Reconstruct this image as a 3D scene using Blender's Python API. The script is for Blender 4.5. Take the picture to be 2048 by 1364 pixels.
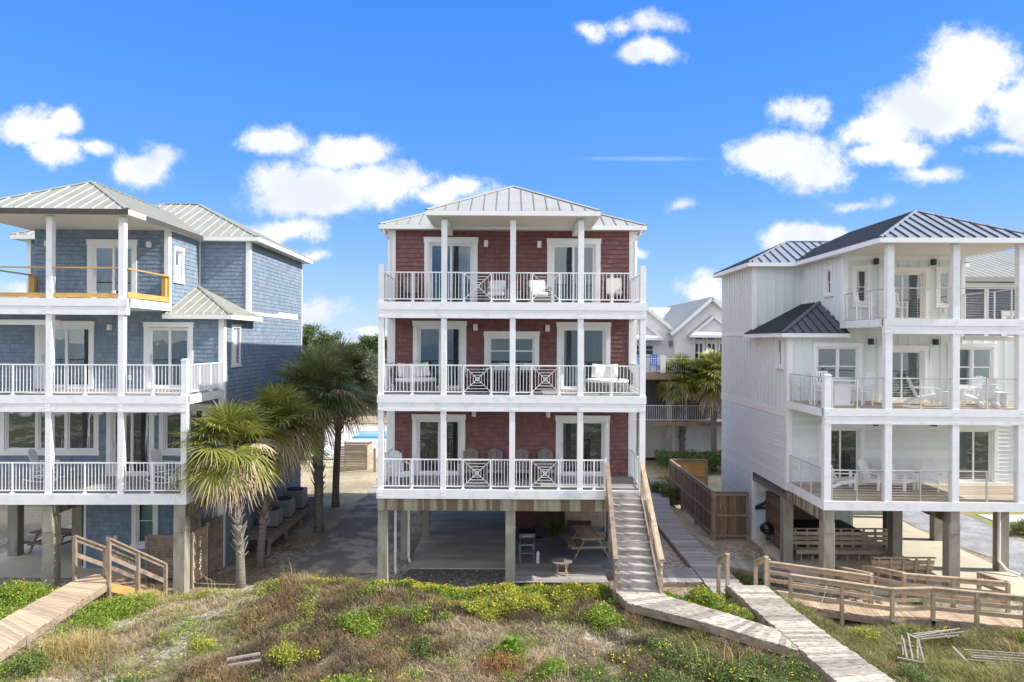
import bpy, math, random
import numpy as np
from mathutils import Matrix, Vector
R = math.radians
rnd = random.Random(7)
for o in list(bpy.data.objects): bpy.data.objects.remove(o)
sc = bpy.context.scene
COL = sc.collection

# ------------------------------------------------------------------ camera
cd = bpy.data.cameras.new('camera'); cam = bpy.data.objects.new('camera', cd); COL.objects.link(cam)
cd.sensor_width = 36.0; cd.lens = 24.0; cd.clip_start = .1; cd.clip_end = 5000
cam.matrix_world = Matrix.Translation((0, 0, 8.0)) @ Matrix.Rotation(R(90), 4, 'X') @ Matrix.Rotation(R(.3), 4, 'Z')
sc.camera = cam
# ------------------------------------------------------------------ light
SUN_EL, SUN_FRONT = 37.0, 5.0          # elevation; degrees the sun stands in front of the +X axis
vs = sc.view_settings
vs.view_transform = 'Standard'; vs.look = 'None'; vs.gamma = 1; vs.use_curve_mapping = False
vs.exposure = 1.16
sdir = Vector((math.cos(R(SUN_EL)) * math.cos(R(SUN_FRONT)), -math.cos(R(SUN_EL)) * math.sin(R(SUN_FRONT)), math.sin(R(SUN_EL))))
ld = bpy.data.lights.new('sun', 'SUN'); ld.energy = 3.3; ld.angle = R(.53); ld.color = (1, .95, .86)
lo = bpy.data.objects.new('sun', ld); COL.objects.link(lo)
lo.rotation_euler = (-sdir).to_track_quat('-Z', 'Y').to_euler()

def N(nt, typ, **kw):
    n = nt.nodes.new(typ)
    for k, v in kw.items():
        if k.startswith('i_'):
            key = k[2:]; key = int(key) if key.isdigit() else key
            n.inputs[key].default_value = v
        else: setattr(n, k, v)
    return n
def math_(nt, op, a, b=None, c=None, clamp=False):
    n = nt.nodes.new('ShaderNodeMath'); n.operation = op; n.use_clamp = clamp
    for i, x in enumerate((a, b, c)):
        if x is None: continue
        if isinstance(x, (int, float)): n.inputs[i].default_value = x
        else: nt.links.new(x, n.inputs[i])
    return n.outputs[0]
def mixc(nt, fac, a, b, blend='MIX'):
    n = nt.nodes.new('ShaderNodeMix'); n.data_type = 'RGBA'; n.blend_type = blend
    for s, x in ((0, fac), (6, a), (7, b)):
        if isinstance(x, (int, float)): n.inputs[s].default_value = x
        elif isinstance(x, (tuple, list)): n.inputs[s].default_value = (*x[:3], 1)
        else: nt.links.new(x, n.inputs[s])
    return n.outputs[2]

w = bpy.data.worlds.new('World'); sc.world = w; w.use_nodes = True
nt = w.node_tree; nt.nodes.clear()
out = N(nt, 'ShaderNodeOutputWorld'); bg = N(nt, 'ShaderNodeBackground'); nt.links.new(bg.outputs[0], out.inputs[0])
sky = N(nt, 'ShaderNodeTexSky'); sky.sky_type = 'NISHITA'; sky.sun_disc = False
sky.sun_elevation = R(SUN_EL); sky.sun_rotation = math.atan2(sdir.x, sdir.y)
sky.air_density = 1.0; sky.dust_density = .3; sky.ozone_density = 2.0; sky.altitude = 0
hs = N(nt, 'ShaderNodeHueSaturation'); hs.inputs['Saturation'].default_value = 1.25; hs.inputs['Value'].default_value = 1.0
nt.links.new(sky.outputs[0], hs.inputs['Color'])
tc = N(nt, 'ShaderNodeTexCoord'); sep = N(nt, 'ShaderNodeSeparateXYZ'); nt.links.new(tc.outputs['Generated'], sep.inputs[0])
ysafe = math_(nt, 'MAXIMUM', sep.outputs[1], .05)
u_ = math_(nt, 'DIVIDE', sep.outputs[0], ysafe); w_ = math_(nt, 'DIVIDE', sep.outputs[2], ysafe)
cmb = N(nt, 'ShaderNodeCombineXYZ'); nt.links.new(u_, cmb.inputs[0]); nt.links.new(w_, cmb.inputs[1])
# warp so that the outlines billow
nzw = N(nt, 'ShaderNodeTexNoise'); nzw.inputs['Scale'].default_value = 9; nzw.inputs['Detail'].default_value = 4
nt.links.new(cmb.outputs[0], nzw.inputs['Vector'])
vsub = N(nt, 'ShaderNodeVectorMath', operation='SUBTRACT'); nt.links.new(nzw.outputs['Color'], vsub.inputs[0]); vsub.inputs[1].default_value = (.5, .5, .5)
vscl = N(nt, 'ShaderNodeVectorMath', operation='SCALE'); nt.links.new(vsub.outputs[0], vscl.inputs[0]); vscl.inputs['Scale'].default_value = .05
vadd = N(nt, 'ShaderNodeVectorMath', operation='ADD'); nt.links.new(cmb.outputs[0], vadd.inputs[0]); nt.links.new(vscl.outputs[0], vadd.inputs[1])
# cloud banks: direction (tangent plane, in thousandths), half sizes, density
CL = [(-706,308,62,28,1),(-655,318,26,24,.9),(-668,278,44,24,1),(-620,283,24,13,.8),(-541,254,46,27,1),(-512,272,30,18,.7),
      (-347,292,50,17,1),(-240,279,72,27,1.1),(-285,218,112,44,1.3),(-340,235,50,34,1),(-195,228,64,32,1),(-85,224,46,13,.7),(-110,212,34,14,.6),(-150,243,30,20,.7),
      (-345,160,78,18,1),(197,430,40,20,.95),(113,456,24,17,.55),(210,470,32,12,.5),(158,466,18,10,.45),(400,268,84,38,1.2),(440,246,50,28,1),(370,262,46,22,.9),
      (664,398,76,60,1.25),(610,340,86,42,1.2),(545,310,64,28,1),(578,282,42,20,.9),(425,338,34,22,.6),(722,350,40,26,.8),(750,345,44,48,1.1),(716,290,42,11,.6),
      (525,278,38,14,.8),(436,148,66,27,1.1),(284,82,40,19,1),(-290,46,46,20,.6),(-207,8,26,9,.8),(-680,66,90,14,.5),(184,128,16,9,.6),
      (612,252,40,9,.45),(505,210,30,9,.4),(-300,120,24,8,.4),(930,420,120,60,1.1),(-980,330,110,50,1.1),(250,200,18,7,.35),(-40,215,24,8,.35)]
acc = None
for (cx, cy, rx, ry, k) in [(a_, b_, c_ * 1.04, d_ * 1.04, e_) for a_, b_, c_, d_, e_ in CL]:
    m = N(nt, 'ShaderNodeMapping', vector_type='POINT')
    m.inputs['Location'].default_value = (-cx / rx, -cy / ry, 0); m.inputs['Scale'].default_value = (1000 / rx, 1000 / ry, 0)
    nt.links.new(vadd.outputs[0], m.inputs[0])
    L = N(nt, 'ShaderNodeVectorMath', operation='LENGTH'); nt.links.new(m.outputs[0], L.inputs[0])
    d = math_(nt, 'MULTIPLY', math_(nt, 'SUBTRACT', 1.0, L.outputs['Value']), k)
    acc = d if acc is None else math_(nt, 'SMOOTH_MAX', acc, d, .25)
nz = N(nt, 'ShaderNodeTexNoise'); nz.inputs['Scale'].default_value = 15; nz.inputs['Detail'].default_value = 13; nz.inputs['Roughness'].default_value = .72
nt.links.new(cmb.outputs[0], nz.inputs['Vector'])
dd = math_(nt, 'ADD', acc, math_(nt, 'MULTIPLY', math_(nt, 'SUBTRACT', nz.outputs[0], .50), 2.0))
mr = N(nt, 'ShaderNodeMapRange', interpolation_type='SMOOTHSTEP'); mr.inputs[1].default_value = -.32; mr.inputs[2].default_value = .46
nt.links.new(dd, mr.inputs[0])
ahead = math_(nt, 'GREATER_THAN', sep.outputs[1], .15)
ms = N(nt, 'ShaderNodeMapping', vector_type='POINT'); ms.inputs['Location'].default_value = (-190 / 110, -268 / 5, 0); ms.inputs['Scale'].default_value = (1000 / 110, 200, 0); ms.inputs['Rotation'].default_value = (0, 0, 0)
nt.links.new(cmb.outputs[0], ms.inputs[0]); Ls = N(nt, 'ShaderNodeVectorMath', operation='LENGTH'); nt.links.new(ms.outputs[0], Ls.inputs[0])
streak = math_(nt, 'MULTIPLY', math_(nt, 'SUBTRACT', 1.0, Ls.outputs['Value'], None, True), math_(nt, 'MULTIPLY', nz.outputs[0], .5))
cm = math_(nt, 'MULTIPLY', math_(nt, 'MULTIPLY', math_(nt, 'POWER', mr.outputs[0], 1.5), .97), ahead)
cm = math_(nt, 'MAXIMUM', cm, math_(nt, 'MULTIPLY', streak, ahead))
nz2 = N(nt, 'ShaderNodeTexNoise'); nz2.inputs['Scale'].default_value = 8; nz2.inputs['Detail'].default_value = 5
nt.links.new(vadd.outputs[0], nz2.inputs['Vector'])
cr = N(nt, 'ShaderNodeMapRange'); cr.inputs[1].default_value = .42; cr.inputs[2].default_value = .62; nt.links.new(nz2.outputs[0], cr.inputs[0])
ccol = mixc(nt, cr.outputs[0], (3.35, 3.4, 3.45), (2.6, 2.75, 3.1))
# grade: keep the Nishita sky but pull its yellowish horizon to the clear blue of the day
nrm_ = math_(nt, 'MAXIMUM', sep.outputs[2], 0.0)
ramp = N(nt, 'ShaderNodeValToRGB'); nt.links.new(nrm_, ramp.inputs[0]); el = ramp.color_ramp.elements
S_ = 1 / 5.0
stops = [(0, (1.45, 2.05, 2.9)), (.06, (.90, 1.58, 2.95)), (.22, (.34, 1.10, 2.95)), (.45, (.16, .81, 2.85)), (.7, (.9, 1.5, 2.9)), (1, (1.5, 2.0, 2.9))]
el[0].position = 0; el[0].color = (*[v * S_ for v in stops[0][1]], 1); el[1].position = 1; el[1].color = (*[v * S_ for v in stops[-1][1]], 1)
for p_, c_ in stops[1:-1]: e_ = el.new(p_); e_.color = (*[v * S_ for v in c_], 1)
vm = N(nt, 'ShaderNodeVectorMath', operation='SCALE'); nt.links.new(ramp.outputs[0], vm.inputs[0]); vm.inputs['Scale'].default_value = 5.0
skyc = mixc(nt, .88, hs.outputs[0], vm.outputs[0])
# unseen clouds added as bright fill light in the rest of the sky (overhead and over the sea)
nz3 = N(nt, 'ShaderNodeTexNoise'); nz3.inputs['Scale'].default_value = 2.6; nz3.inputs['Detail'].default_value = 7; nt.links.new(tc.outputs['Generated'], nz3.inputs['Vector'])
r3 = N(nt, 'ShaderNodeMapRange', interpolation_type='SMOOTHSTEP'); r3.inputs[1].default_value = .42; r3.inputs[2].default_value = .55; nt.links.new(nz3.outputs[0], r3.inputs[0])
away = N(nt, 'ShaderNodeMapRange', interpolation_type='SMOOTHSTEP'); away.inputs[1].default_value = .45; away.inputs[2].default_value = .2; nt.links.new(sep.outputs[1], away.inputs[0])
skyc = mixc(nt, math_(nt, 'MULTIPLY', math_(nt, 'MULTIPLY', r3.outputs[0], away.outputs[0]), .8), skyc, (6.2, 6.0, 5.7))
nt.links.new(mixc(nt, cm, skyc, ccol), bg.inputs[0])
bg.inputs[1].default_value = .15

# ------------------------------------------------------------------ materials
def M(name, col, rough=.6, var=.12, scale=3., stretch=(1, 1, 1), island=0., bump=0., bscale=30., bstretch=None, metal=0., col2=None, c2=(.45, .65), c2scale=2., c2stretch=(1,1,1), c2detail=6, spec=.5, trans=0., islhue=0.):
    m = bpy.data.materials.new(name); m.use_nodes = True; nt = m.node_tree
    b = nt.nodes['Principled BSDF']; b.inputs['Roughness'].default_value = rough; b.inputs['Metallic'].default_value = metal
    b.inputs['Specular IOR Level'].default_value = spec
    tc = N(nt, 'ShaderNodeTexCoord')
    def noise(sc_, st, det=5):
        mp = N(nt, 'ShaderNodeMapping'); mp.inputs['Scale'].default_value = st; nt.links.new(tc.outputs['Object'], mp.inputs[0])
        n = N(nt, 'ShaderNodeTexNoise'); n.inputs['Scale'].default_value = sc_; n.inputs['Detail'].default_value = det
        nt.links.new(mp.outputs[0], n.inputs['Vector']); return n.outputs[0]
    c = (*col, 1) if len(col) == 3 else col
    base = None
    if col2 is not None:
        r = N(nt, 'ShaderNodeMapRange'); r.inputs[1].default_value, r.inputs[2].default_value = c2
        nt.links.new(noise(c2scale, c2stretch, c2detail), r.inputs[0]); base = mixc(nt, r.outputs[0], col, col2)
    f = math_(nt, 'MULTIPLY_ADD', math_(nt, 'SUBTRACT', noise(scale, stretch), .5), var * 3, 1.0)
    geo = None
    if island or islhue:
        geo = N(nt, 'ShaderNodeNewGeometry')
        f = math_(nt, 'MULTIPLY', f, math_(nt, 'MULTIPLY_ADD', math_(nt, 'SUBTRACT', geo.outputs['Random Per Island'], .5), 2 * island, 1.0))
    cc = N(nt, 'ShaderNodeCombineColor'); [nt.links.new(f, cc.inputs[i]) for i in range(3)]
    res = mixc(nt, 1.0, base if base is not None else col, cc.outputs[0], 'MULTIPLY')
    if islhue:
        h = N(nt, 'ShaderNodeHueSaturation'); nt.links.new(res, h.inputs['Color'])
        nt.links.new(math_(nt, 'MULTIPLY_ADD', math_(nt, 'FRACT', math_(nt, 'MULTIPLY', geo.outputs['Random Per Island'], 17.3)), islhue, .5 - islhue / 2), h.inputs['Hue'])
        res = h.outputs[0]
    nt.links.new(res, b.inputs['Base Color'])
    if bump:
        bp = N(nt, 'ShaderNodeBump'); bp.inputs['Strength'].default_value = bump; bp.inputs['Distance'].default_value = .02
        nt.links.new(noise(bscale, bstretch or stretch, 4), bp.inputs['Height']); nt.links.new(bp.outputs[0], b.inputs['Normal'])
    if trans:
        tr = N(nt, 'ShaderNodeBsdfTranslucent'); nt.links.new(res, tr.inputs[0])
        mx = N(nt, 'ShaderNodeMixShader'); mx.inputs[0].default_value = trans
        nt.links.new(b.outputs[0], mx.inputs[1]); nt.links.new(tr.outputs[0], mx.inputs[2])
        nt.links.new(mx.outputs[0], nt.nodes['Material Output'].inputs[0])
    return m
def glass(name, tint, refl=1.0, dark=.5):
    m = bpy.data.materials.new(name); m.use_nodes = True; nt = m.node_tree; nt.nodes.clear()
    o = N(nt, 'ShaderNodeOutputMaterial'); t = N(nt, 'ShaderNodeBsdfTransparent'); t.inputs[0].default_value = (*tint, 1)
    g = N(nt, 'ShaderNodeBsdfGlossy'); g.inputs['Roughness'].default_value = .01; g.inputs[0].default_value = (.9, .97, 1, 1)
    tc = N(nt, 'ShaderNodeTexCoord'); n = N(nt, 'ShaderNodeTexNoise'); n.inputs['Scale'].default_value = 1.3; nt.links.new(tc.outputs['Object'], n.inputs['Vector'])
    bp = N(nt, 'ShaderNodeBump'); bp.inputs['Strength'].default_value = .03; bp.inputs['Distance'].default_value = .1
    nt.links.new(n.outputs[0], bp.inputs['Height']); nt.links.new(bp.outputs[0], g.inputs['Normal'])
    fr = N(nt, 'ShaderNodeFresnel'); fr.inputs[0].default_value = 1.6
    mx = N(nt, 'ShaderNodeMixShader'); nt.links.new(math_(nt, 'MULTIPLY_ADD', fr.outputs[0], refl, .06, True), mx.inputs[0])
    nt.links.new(t.outputs[0], mx.inputs[1]); nt.links.new(g.outputs[0], mx.inputs[2]); nt.links.new(mx.outputs[0], o.inputs[0])
    return m

m_white = M('white painted timber', (.80, .81, .82), .5, .05, 2.5, (1, 1, 3), bump=.15, bscale=40, bstretch=(.3, .3, 4), col2=(.66, .67, .68), c2=(.56, .8), c2scale=3)
m_trim = M('white vinyl trim', (.82, .82, .81), .4, .03, 2)
m_trimw = M('cream painted trim', (.80, .78, .73), .45, .03, 2)
m_rail = M('white aluminium', (.82, .83, .84), .3, .02, 2)
m_steel = M('brushed steel', (.62, .62, .60), .35, .04, 8, metal=.8)
m_soffit = M('vinyl soffit', (.74, .73, .69), .6, .05, 6, (14, .4, 1))
m_redsh = M('red vinyl shingle', (.195, .074, .069), .6, .05, 2, island=.2, bump=.3, bscale=60, bstretch=(2.5, 2.5, .15))
m_bluesh = M('blue cedar shingle', (.185, .25, .33), .7, .07, 3, (1, 1, .5), island=.13, bump=.5, bscale=50, bstretch=(2.5, 2.5, .15), col2=(.23, .285, .345), c2=(.45, .7), c2scale=2)
m_palewall = M('pale green board siding', (.70, .76, .735), .55, .04, 1.5, bump=.05)
m_palelap = M('pale green lap siding', (.69, .745, .73), .55, .05, 1.5, island=.06)
m_whitelap = M('white lap siding', (.84, .83, .80), .6, .05, 1.5, island=.03)
m_greywall_recess = M('dark grey siding and recess shade', (.10, .105, .13), .6, .05, 1.5, island=.06)
m_roofred = M('pale galvalume roof', (.36, .36, .345), .5, .07, 1.2, (1, 1, 1), metal=.05, col2=(.31, .31, .285), c2=(.5, .75), c2scale=1.5)
m_roofblue = M('weathered grey metal roof', (.30, .30, .265), .5, .08, 1.4, metal=.05, col2=(.25, .25, .21), c2=(.5, .7), c2scale=1.2)
m_roofpale = M('slate standing seam roof', (.31, .33, .36), .35, .05, 1.2, metal=.25)
m_seamdark = M('slate seam', (.055, .065, .085), .35, .05, 1.2, metal=.4)
m_roofwhite = M('white metal roof', (.70, .71, .68), .45, .05, 1.2, metal=.2)
m_seamgrey = M('grey seam', (.25, .25, .24), .5, .05, 2)
m_seamlight = M('light seam', (.50, .51, .46), .4, .05, 2, metal=.2)
m_conc = M('board marked concrete', (.30, .285, .235), .85, .15, 4, (1, 1, .3), bump=.3, bscale=25, col2=(.22, .19, .14), c2=(.45, .7), c2scale=3, c2stretch=(1.6, 1.6, .5))
m_stain = M('rain stained concrete beam', (.32, .30, .22), .85, .18, 5, (3, 3, .25), bump=.3, bscale=25, col2=(.15, .11, .075), c2=(.42, .56), c2scale=2.2, c2stretch=(2.2, 2.2, .08))
m_slab = M('concrete slab', (.48, .44, .375), .85, .16, 1.0, (1, 2.5, 1), bump=.1, bscale=40, col2=(.33, .315, .29), c2=(.45, .65), c2scale=.9, c2stretch=(.5, 2, 1))
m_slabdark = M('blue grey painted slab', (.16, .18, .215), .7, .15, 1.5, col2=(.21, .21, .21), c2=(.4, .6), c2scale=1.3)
m_slabtan = M('tan concrete slab', (.56, .51, .40), .85, .07, 1.2, col2=(.49, .45, .36), c2=(.5, .7), c2scale=1.4)
m_deckgrey = M('grey weathered decking', (.32, .30, .285), .8, .2, 5, (.4, 5, 1), island=.26, bump=.4, bscale=18, bstretch=(.6, 9, 1), col2=(.22, .20, .19), c2=(.5, .7), c2scale=6, c2stretch=(.3, 4, 1))
m_decktan = M('tan weathered decking', (.42, .35, .26), .8, .2, 5, (.4, 5, 1), island=.22, bump=.3, bscale=18, bstretch=(.6, 9, 1), col2=(.34, .27, .20), c2=(.45, .65), c2scale=5, c2stretch=(.3, 4, 1))
m_stair = M('silvered stair treads', (.44, .41, .38), .85, .2, 5, (.4, 5, 1), island=.2, bump=.4, bscale=18, bstretch=(.6, 9, 1), col2=(.27, .25, .23), c2=(.5, .68), c2scale=6, c2stretch=(.4, 4, 1))
m_walkwhite = M('bleached boardwalk', (.41, .37, .32), .85, .25, 4, (1, 5, 1), island=.38, bump=.5, bscale=20, bstretch=(1, 5, 1), col2=(.22, .185, .155), c2=(.46, .64), c2scale=5, c2stretch=(1, 3, 1))
m_walktan = M('newer tan boardwalk', (.47, .36, .25), .8, .16, 4, (.5, 5, 1), island=.2, bump=.3, bscale=20, col2=(.36, .27, .19), c2=(.48, .68), c2scale=5, c2stretch=(.4, 3, 1))
m_wood = M('weathered grey brown timber', (.27, .21, .155), .85, .25, 5, (1, 1, .5), island=.18, bump=.4, bscale=24, col2=(.17, .13, .10), c2=(.5, .7), c2scale=5)
m_woodlt = M('sun bleached timber', (.43, .33, .23), .85, .2, 5, (1, 1, .5), island=.15, bump=.4, bscale=24, col2=(.29, .22, .16), c2=(.5, .7), c2scale=5)
m_woodgrey = M('silver grey driftwood', (.27, .245, .22), .9, .25, 5, island=.25, bump=.4)
m_woodnew = M('fresh treated timber', (.55, .33, .10), .75, .14, 5, island=.12)
m_fence = M('brown fence boards', (.19, .125, .075), .85, .3, 4, (2, 2, .3), island=.3, bump=.4, bscale=24, col2=(.10, .06, .04), c2=(.5, .7), c2scale=4, c2stretch=(2, 2, .4))
m_greywood = M('silvered chair timber', (.225, .20, .18), .85, .2, 6, island=.15, bump=.3, bscale=30)
m_dark = M('dark weathered fascia', (.07, .062, .058), .8, .2, 4)
m_chairw = M('white painted chair', (.80, .81, .82), .45, .03, 3)
m_fabric = M('white cushion fabric', (.78, .77, .75), .9, .05, 8, bump=.2)
m_sling = M('beige sling fabric', (.52, .49, .40), .9, .05, 8)
m_wicker = M('grey wicker', (.16, .145, .13), .8, .3, 40, bump=.6, bscale=80)
m_black = M('black enamel', (.012, .012, .014), .25, .05, 3)
m_blackm = M('matt black', (.02, .02, .022), .6, .05, 3)
m_lamp = M('dark bronze lamp', (.035, .03, .03), .5, .05, 3)
m_lampw = M('white wall lamp', (.76, .75, .70), .4, .03, 3)
m_curt = M('pale curtain', (.50, .56, .58), .9, .06, 5, (6, 6, .3))
m_blind = M('grey roller blind', (.45, .55, .56), .8, .04, 5)
m_room = M('room lining', (.22, .22, .21), .9, .05, 1)
m_acm = M('grey condenser metal', (.24, .25, .25), .45, .06, 6, metal=.3)
m_blue = M('bright blue plastic', (.01, .17, .75), .4, .03, 3)
m_pool = M('pool water', (.05, .33, .55), .08, .1, 3)
m_pinkst = M('pale stone deck', (.50, .48, .45), .8, .1, 3)
m_gl = glass('reflective glass', (.42, .50, .51), 1.05)
m_glclear = glass('clear glass', (.8, .86, .86), .9)
m_gldark = glass('tinted glass', (.12, .19, .20), 1.3)
m_glgreen = glass('green tinted glass', (.16, .33, .30), 1.3)
m_trunk = M('palm trunk fibre', (.22, .195, .165), .9, .3, 6, (1, 1, 4), bump=.6, bscale=12, bstretch=(1, 1, 8), col2=(.13, .11, .09), c2=(.45, .65), c2scale=5, c2stretch=(1, 1, 5))
m_boot = M('palm leaf boots', (.30, .275, .24), .9, .3, 8, island=.3, bump=.4)
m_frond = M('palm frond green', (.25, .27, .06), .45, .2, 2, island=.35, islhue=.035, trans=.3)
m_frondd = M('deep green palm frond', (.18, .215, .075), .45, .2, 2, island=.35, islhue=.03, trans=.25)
m_dead = M('dead palm frond', (.50, .39, .26), .8, .2, 3, island=.35, trans=.2)
m_pinen = M('pine needles', (.085, .125, .03), .7, .25, 1.5, island=.4, islhue=.04, trans=.2)
m_scrubfar = M('grey green scrub', (.13, .15, .07), .8, .3, .4, island=.5, islhue=.08, trans=.15, col2=(.24, .22, .16), c2=(.45, .6), c2scale=.35)
m_bark = M('bark', (.12, .09, .065), .9, .3, 5, bump=.5)
m_leaf = M('fresh green leaves', (.22, .31, .04), .55, .2, 2, island=.42, islhue=.05, trans=.35)
m_leafy = M('yellow green leaves', (.36, .38, .05), .55, .2, 2, island=.4, islhue=.05, trans=.35)
m_leafd = M('dull green leaves', (.14, .19, .05), .6, .25, 2, island=.45, islhue=.06, trans=.3)
m_grape = M('broad glossy leaves', (.16, .29, .03), .55, .1, 2, island=.3, islhue=.03, trans=.3)
m_flower = M('yellow petals', (.85, .58, .01), .6, .05, 2, island=.15, trans=.2)
m_twig = M('brown twigs', (.19, .125, .062), .9, .3, .9, island=.55, islhue=.03, col2=(.095, .068, .04), c2=(.42, .6), c2scale=.7)
m_seedy = M('russet seed heads', (.32, .21, .095), .9, .3, .9, island=.5, islhue=.03)
m_straw = M('bleached dead grass', (.38, .31, .20), .9, .2, 1, island=.45, islhue=.02)
m_stem = M('grey brown stems', (.20, .145, .08), .9, .3, .9, island=.55, islhue=.02)
m_grass = M('olive grass blades', (.24, .25, .07), .7, .25, 1, island=.45, islhue=.05, trans=.3)
m_drygrass = M('dry golden grass', (.50, .38, .16), .8, .2, 1, island=.35, trans=.25)
m_red = M('reddish stems', (.33, .12, .07), .7, .2, 1, island=.4)

# ------------------------------------------------------------------ mesh helpers
class MB:
    def __init__(s): s.v = []; s.f = []; s.mi = []; s.cur = 0; s.st = []; s.sv = []
    def add(s, vs, fs):
        s.st.append(len(s.f)); s.sv.append(len(s.v)); b = len(s.v); s.v += [tuple(p) for p in vs]; s.f += [tuple(b + i for i in f) for f in fs]; s.mi += [s.cur] * len(fs)
    def hexa(s, p): s.add(p, [(3, 2, 1, 0), (4, 5, 6, 7), (0, 1, 5, 4), (1, 2, 6, 5), (2, 3, 7, 6), (3, 0, 4, 7)])
    def box(s, x0, x1, y0, y1, z0, z1):
        s.hexa([(x0, y0, z0), (x1, y0, z0), (x1, y1, z0), (x0, y1, z0), (x0, y0, z1), (x1, y0, z1), (x1, y1, z1), (x0, y1, z1)])
    def fbox(s, F, u0, u1, n0, n1, z0, z1):
        s.hexa([F(u0, n0, z0), F(u1, n0, z0), F(u1, n1, z0), F(u0, n1, z0), F(u0, n0, z1), F(u1, n0, z1), F(u1, n1, z1), F(u0, n1, z1)])
    def bar(s, a, b, w, h, up=(0, 0, 1)):
        a = Vector(a); b = Vector(b); d = (b - a).normalized(); up = Vector(up)
        side = d.cross(up)
        if side.length < 1e-4: side = d.cross(Vector((0, 1, 0)))
        side.normalize(); t = side.cross(d).normalized()
        q = [(-w / 2, -h / 2), (w / 2, -h / 2), (w / 2, h / 2), (-w / 2, h / 2)]
        s.hexa([a + side * i + t * j for i, j in q] + [b + side * i + t * j for i, j in q])
    def tube(s, pts, r, n=8, cap=True):
        pts = [Vector(p) for p in pts]; rs = r if isinstance(r, (list, tuple)) else [r] * len(pts)
        vs = []; prev = None
        for i, p in enumerate(pts):
            d = (pts[min(i + 1, len(pts) - 1)] - pts[max(i - 1, 0)]).normalized()
            a = d.cross(Vector((0, 0, 1))) if prev is None else prev - d * prev.dot(d)
            if a.length < 1e-3: a = d.cross(Vector((1, 0, 0)))
            a.normalize(); b = d.cross(a); prev = a
            vs += [p + (a * math.cos(2 * math.pi * k / n) + b * math.sin(2 * math.pi * k / n)) * rs[i] for k in range(n)]
        fs = [(i * n + k, i * n + (k + 1) % n, (i + 1) * n + (k + 1) % n, (i + 1) * n + k) for i in range(len(pts) - 1) for k in range(n)]
        if cap: fs += [tuple(range(n))[::-1], tuple((len(pts) - 1) * n + k for k in range(n))]
        s.add(vs, fs)
    def lathe(s, prof, c=(0, 0, 0), n=20):
        vs = [(c[0] + r * math.cos(2 * math.pi * k / n), c[1] + r * math.sin(2 * math.pi * k / n), c[2] + z) for r, z in prof for k in range(n)]
        fs = [(i * n + k, i * n + (k + 1) % n, (i + 1) * n + (k + 1) % n, (i + 1) * n + k) for i in range(len(prof) - 1) for k in range(n)]
        s.add(vs, fs + [tuple(range(n))[::-1], tuple((len(prof) - 1) * n + k for k in range(n))])
    def prism(s, poly, z0, z1):
        n = len(poly); vs = [(*p, z0) for p in poly] + [(*p, z1) for p in poly]
        s.add(vs, [tuple(range(n))[::-1], tuple(range(n, 2 * n))] + [(i, (i + 1) % n, n + (i + 1) % n, n + i) for i in range(n)])
    def pieces(s):
        out = []; bounds = s.st + [len(s.f)]; vb = s.sv + [len(s.v)]
        for i in range(len(s.st)):
            m = MB(); m.v = s.v[vb[i]:vb[i + 1]]; m.f = [tuple(j - vb[i] for j in f) for f in s.f[bounds[i]:bounds[i + 1]]]; m.mi = s.mi[bounds[i]:bounds[i + 1]]; out.append(m)
        return out
    def build(s, name, mat, parent=None, smooth=False, bevel=0):
        me = bpy.data.meshes.new(name); me.from_pydata(s.v, [], s.f)
        for m in (mat if isinstance(mat, (list, tuple)) else [mat]): me.materials.append(m)
        if isinstance(mat, (list, tuple)): me.polygons.foreach_set('material_index', s.mi)
        if smooth: me.polygons.foreach_set('use_smooth', [True] * len(me.polygons))
        me.update(); o = bpy.data.objects.new(name, me); COL.objects.link(o)
        if parent: o.parent = parent
        if bevel:
            b = o.modifiers.new('bevel', 'BEVEL'); b.width = bevel; b.segments = 2; b.limit_method = 'ANGLE'
        return o
def each(mb, name, mat, parent, keys=None):
    for q in mb.pieces(): q.build(name, mat, parent)
def tag(o, label=None, cat=None, group=None, kind=None):
    if label: o['label'] = label
    if cat: o['category'] = cat
    if group: o['group'] = group
    if kind: o['kind'] = kind
    return o
def thing(name, label, cat, loc=(0, 0, 0), rz=0, group=None):
    o = bpy.data.objects.new(name, None); COL.objects.link(o); o.location = loc; o.rotation_euler.z = R(rz)
    return tag(o, label, cat, group)
def dup(o, loc=None, rz=None, label=None, group=None, parent=None, scale=None):
    c = o.copy(); COL.objects.link(c); c.parent = parent
    if loc is not None: c.location = loc
    if rz is not None: c.rotation_euler.z = R(rz)
    if scale: c.scale = (scale,) * 3
    if label: c['label'] = label
    if group: c['group'] = group
    for ch in [x for x in bpy.data.objects if x.parent == o]: dup(ch, parent=c)
    return c

def front(v0): return lambda u, n, z: (u, v0 - n, z)
def right(x0): return lambda u, n, z: (x0 + n, u, z)
def left(x0): return lambda u, n, z: (x0 - n, u, z)

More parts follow.
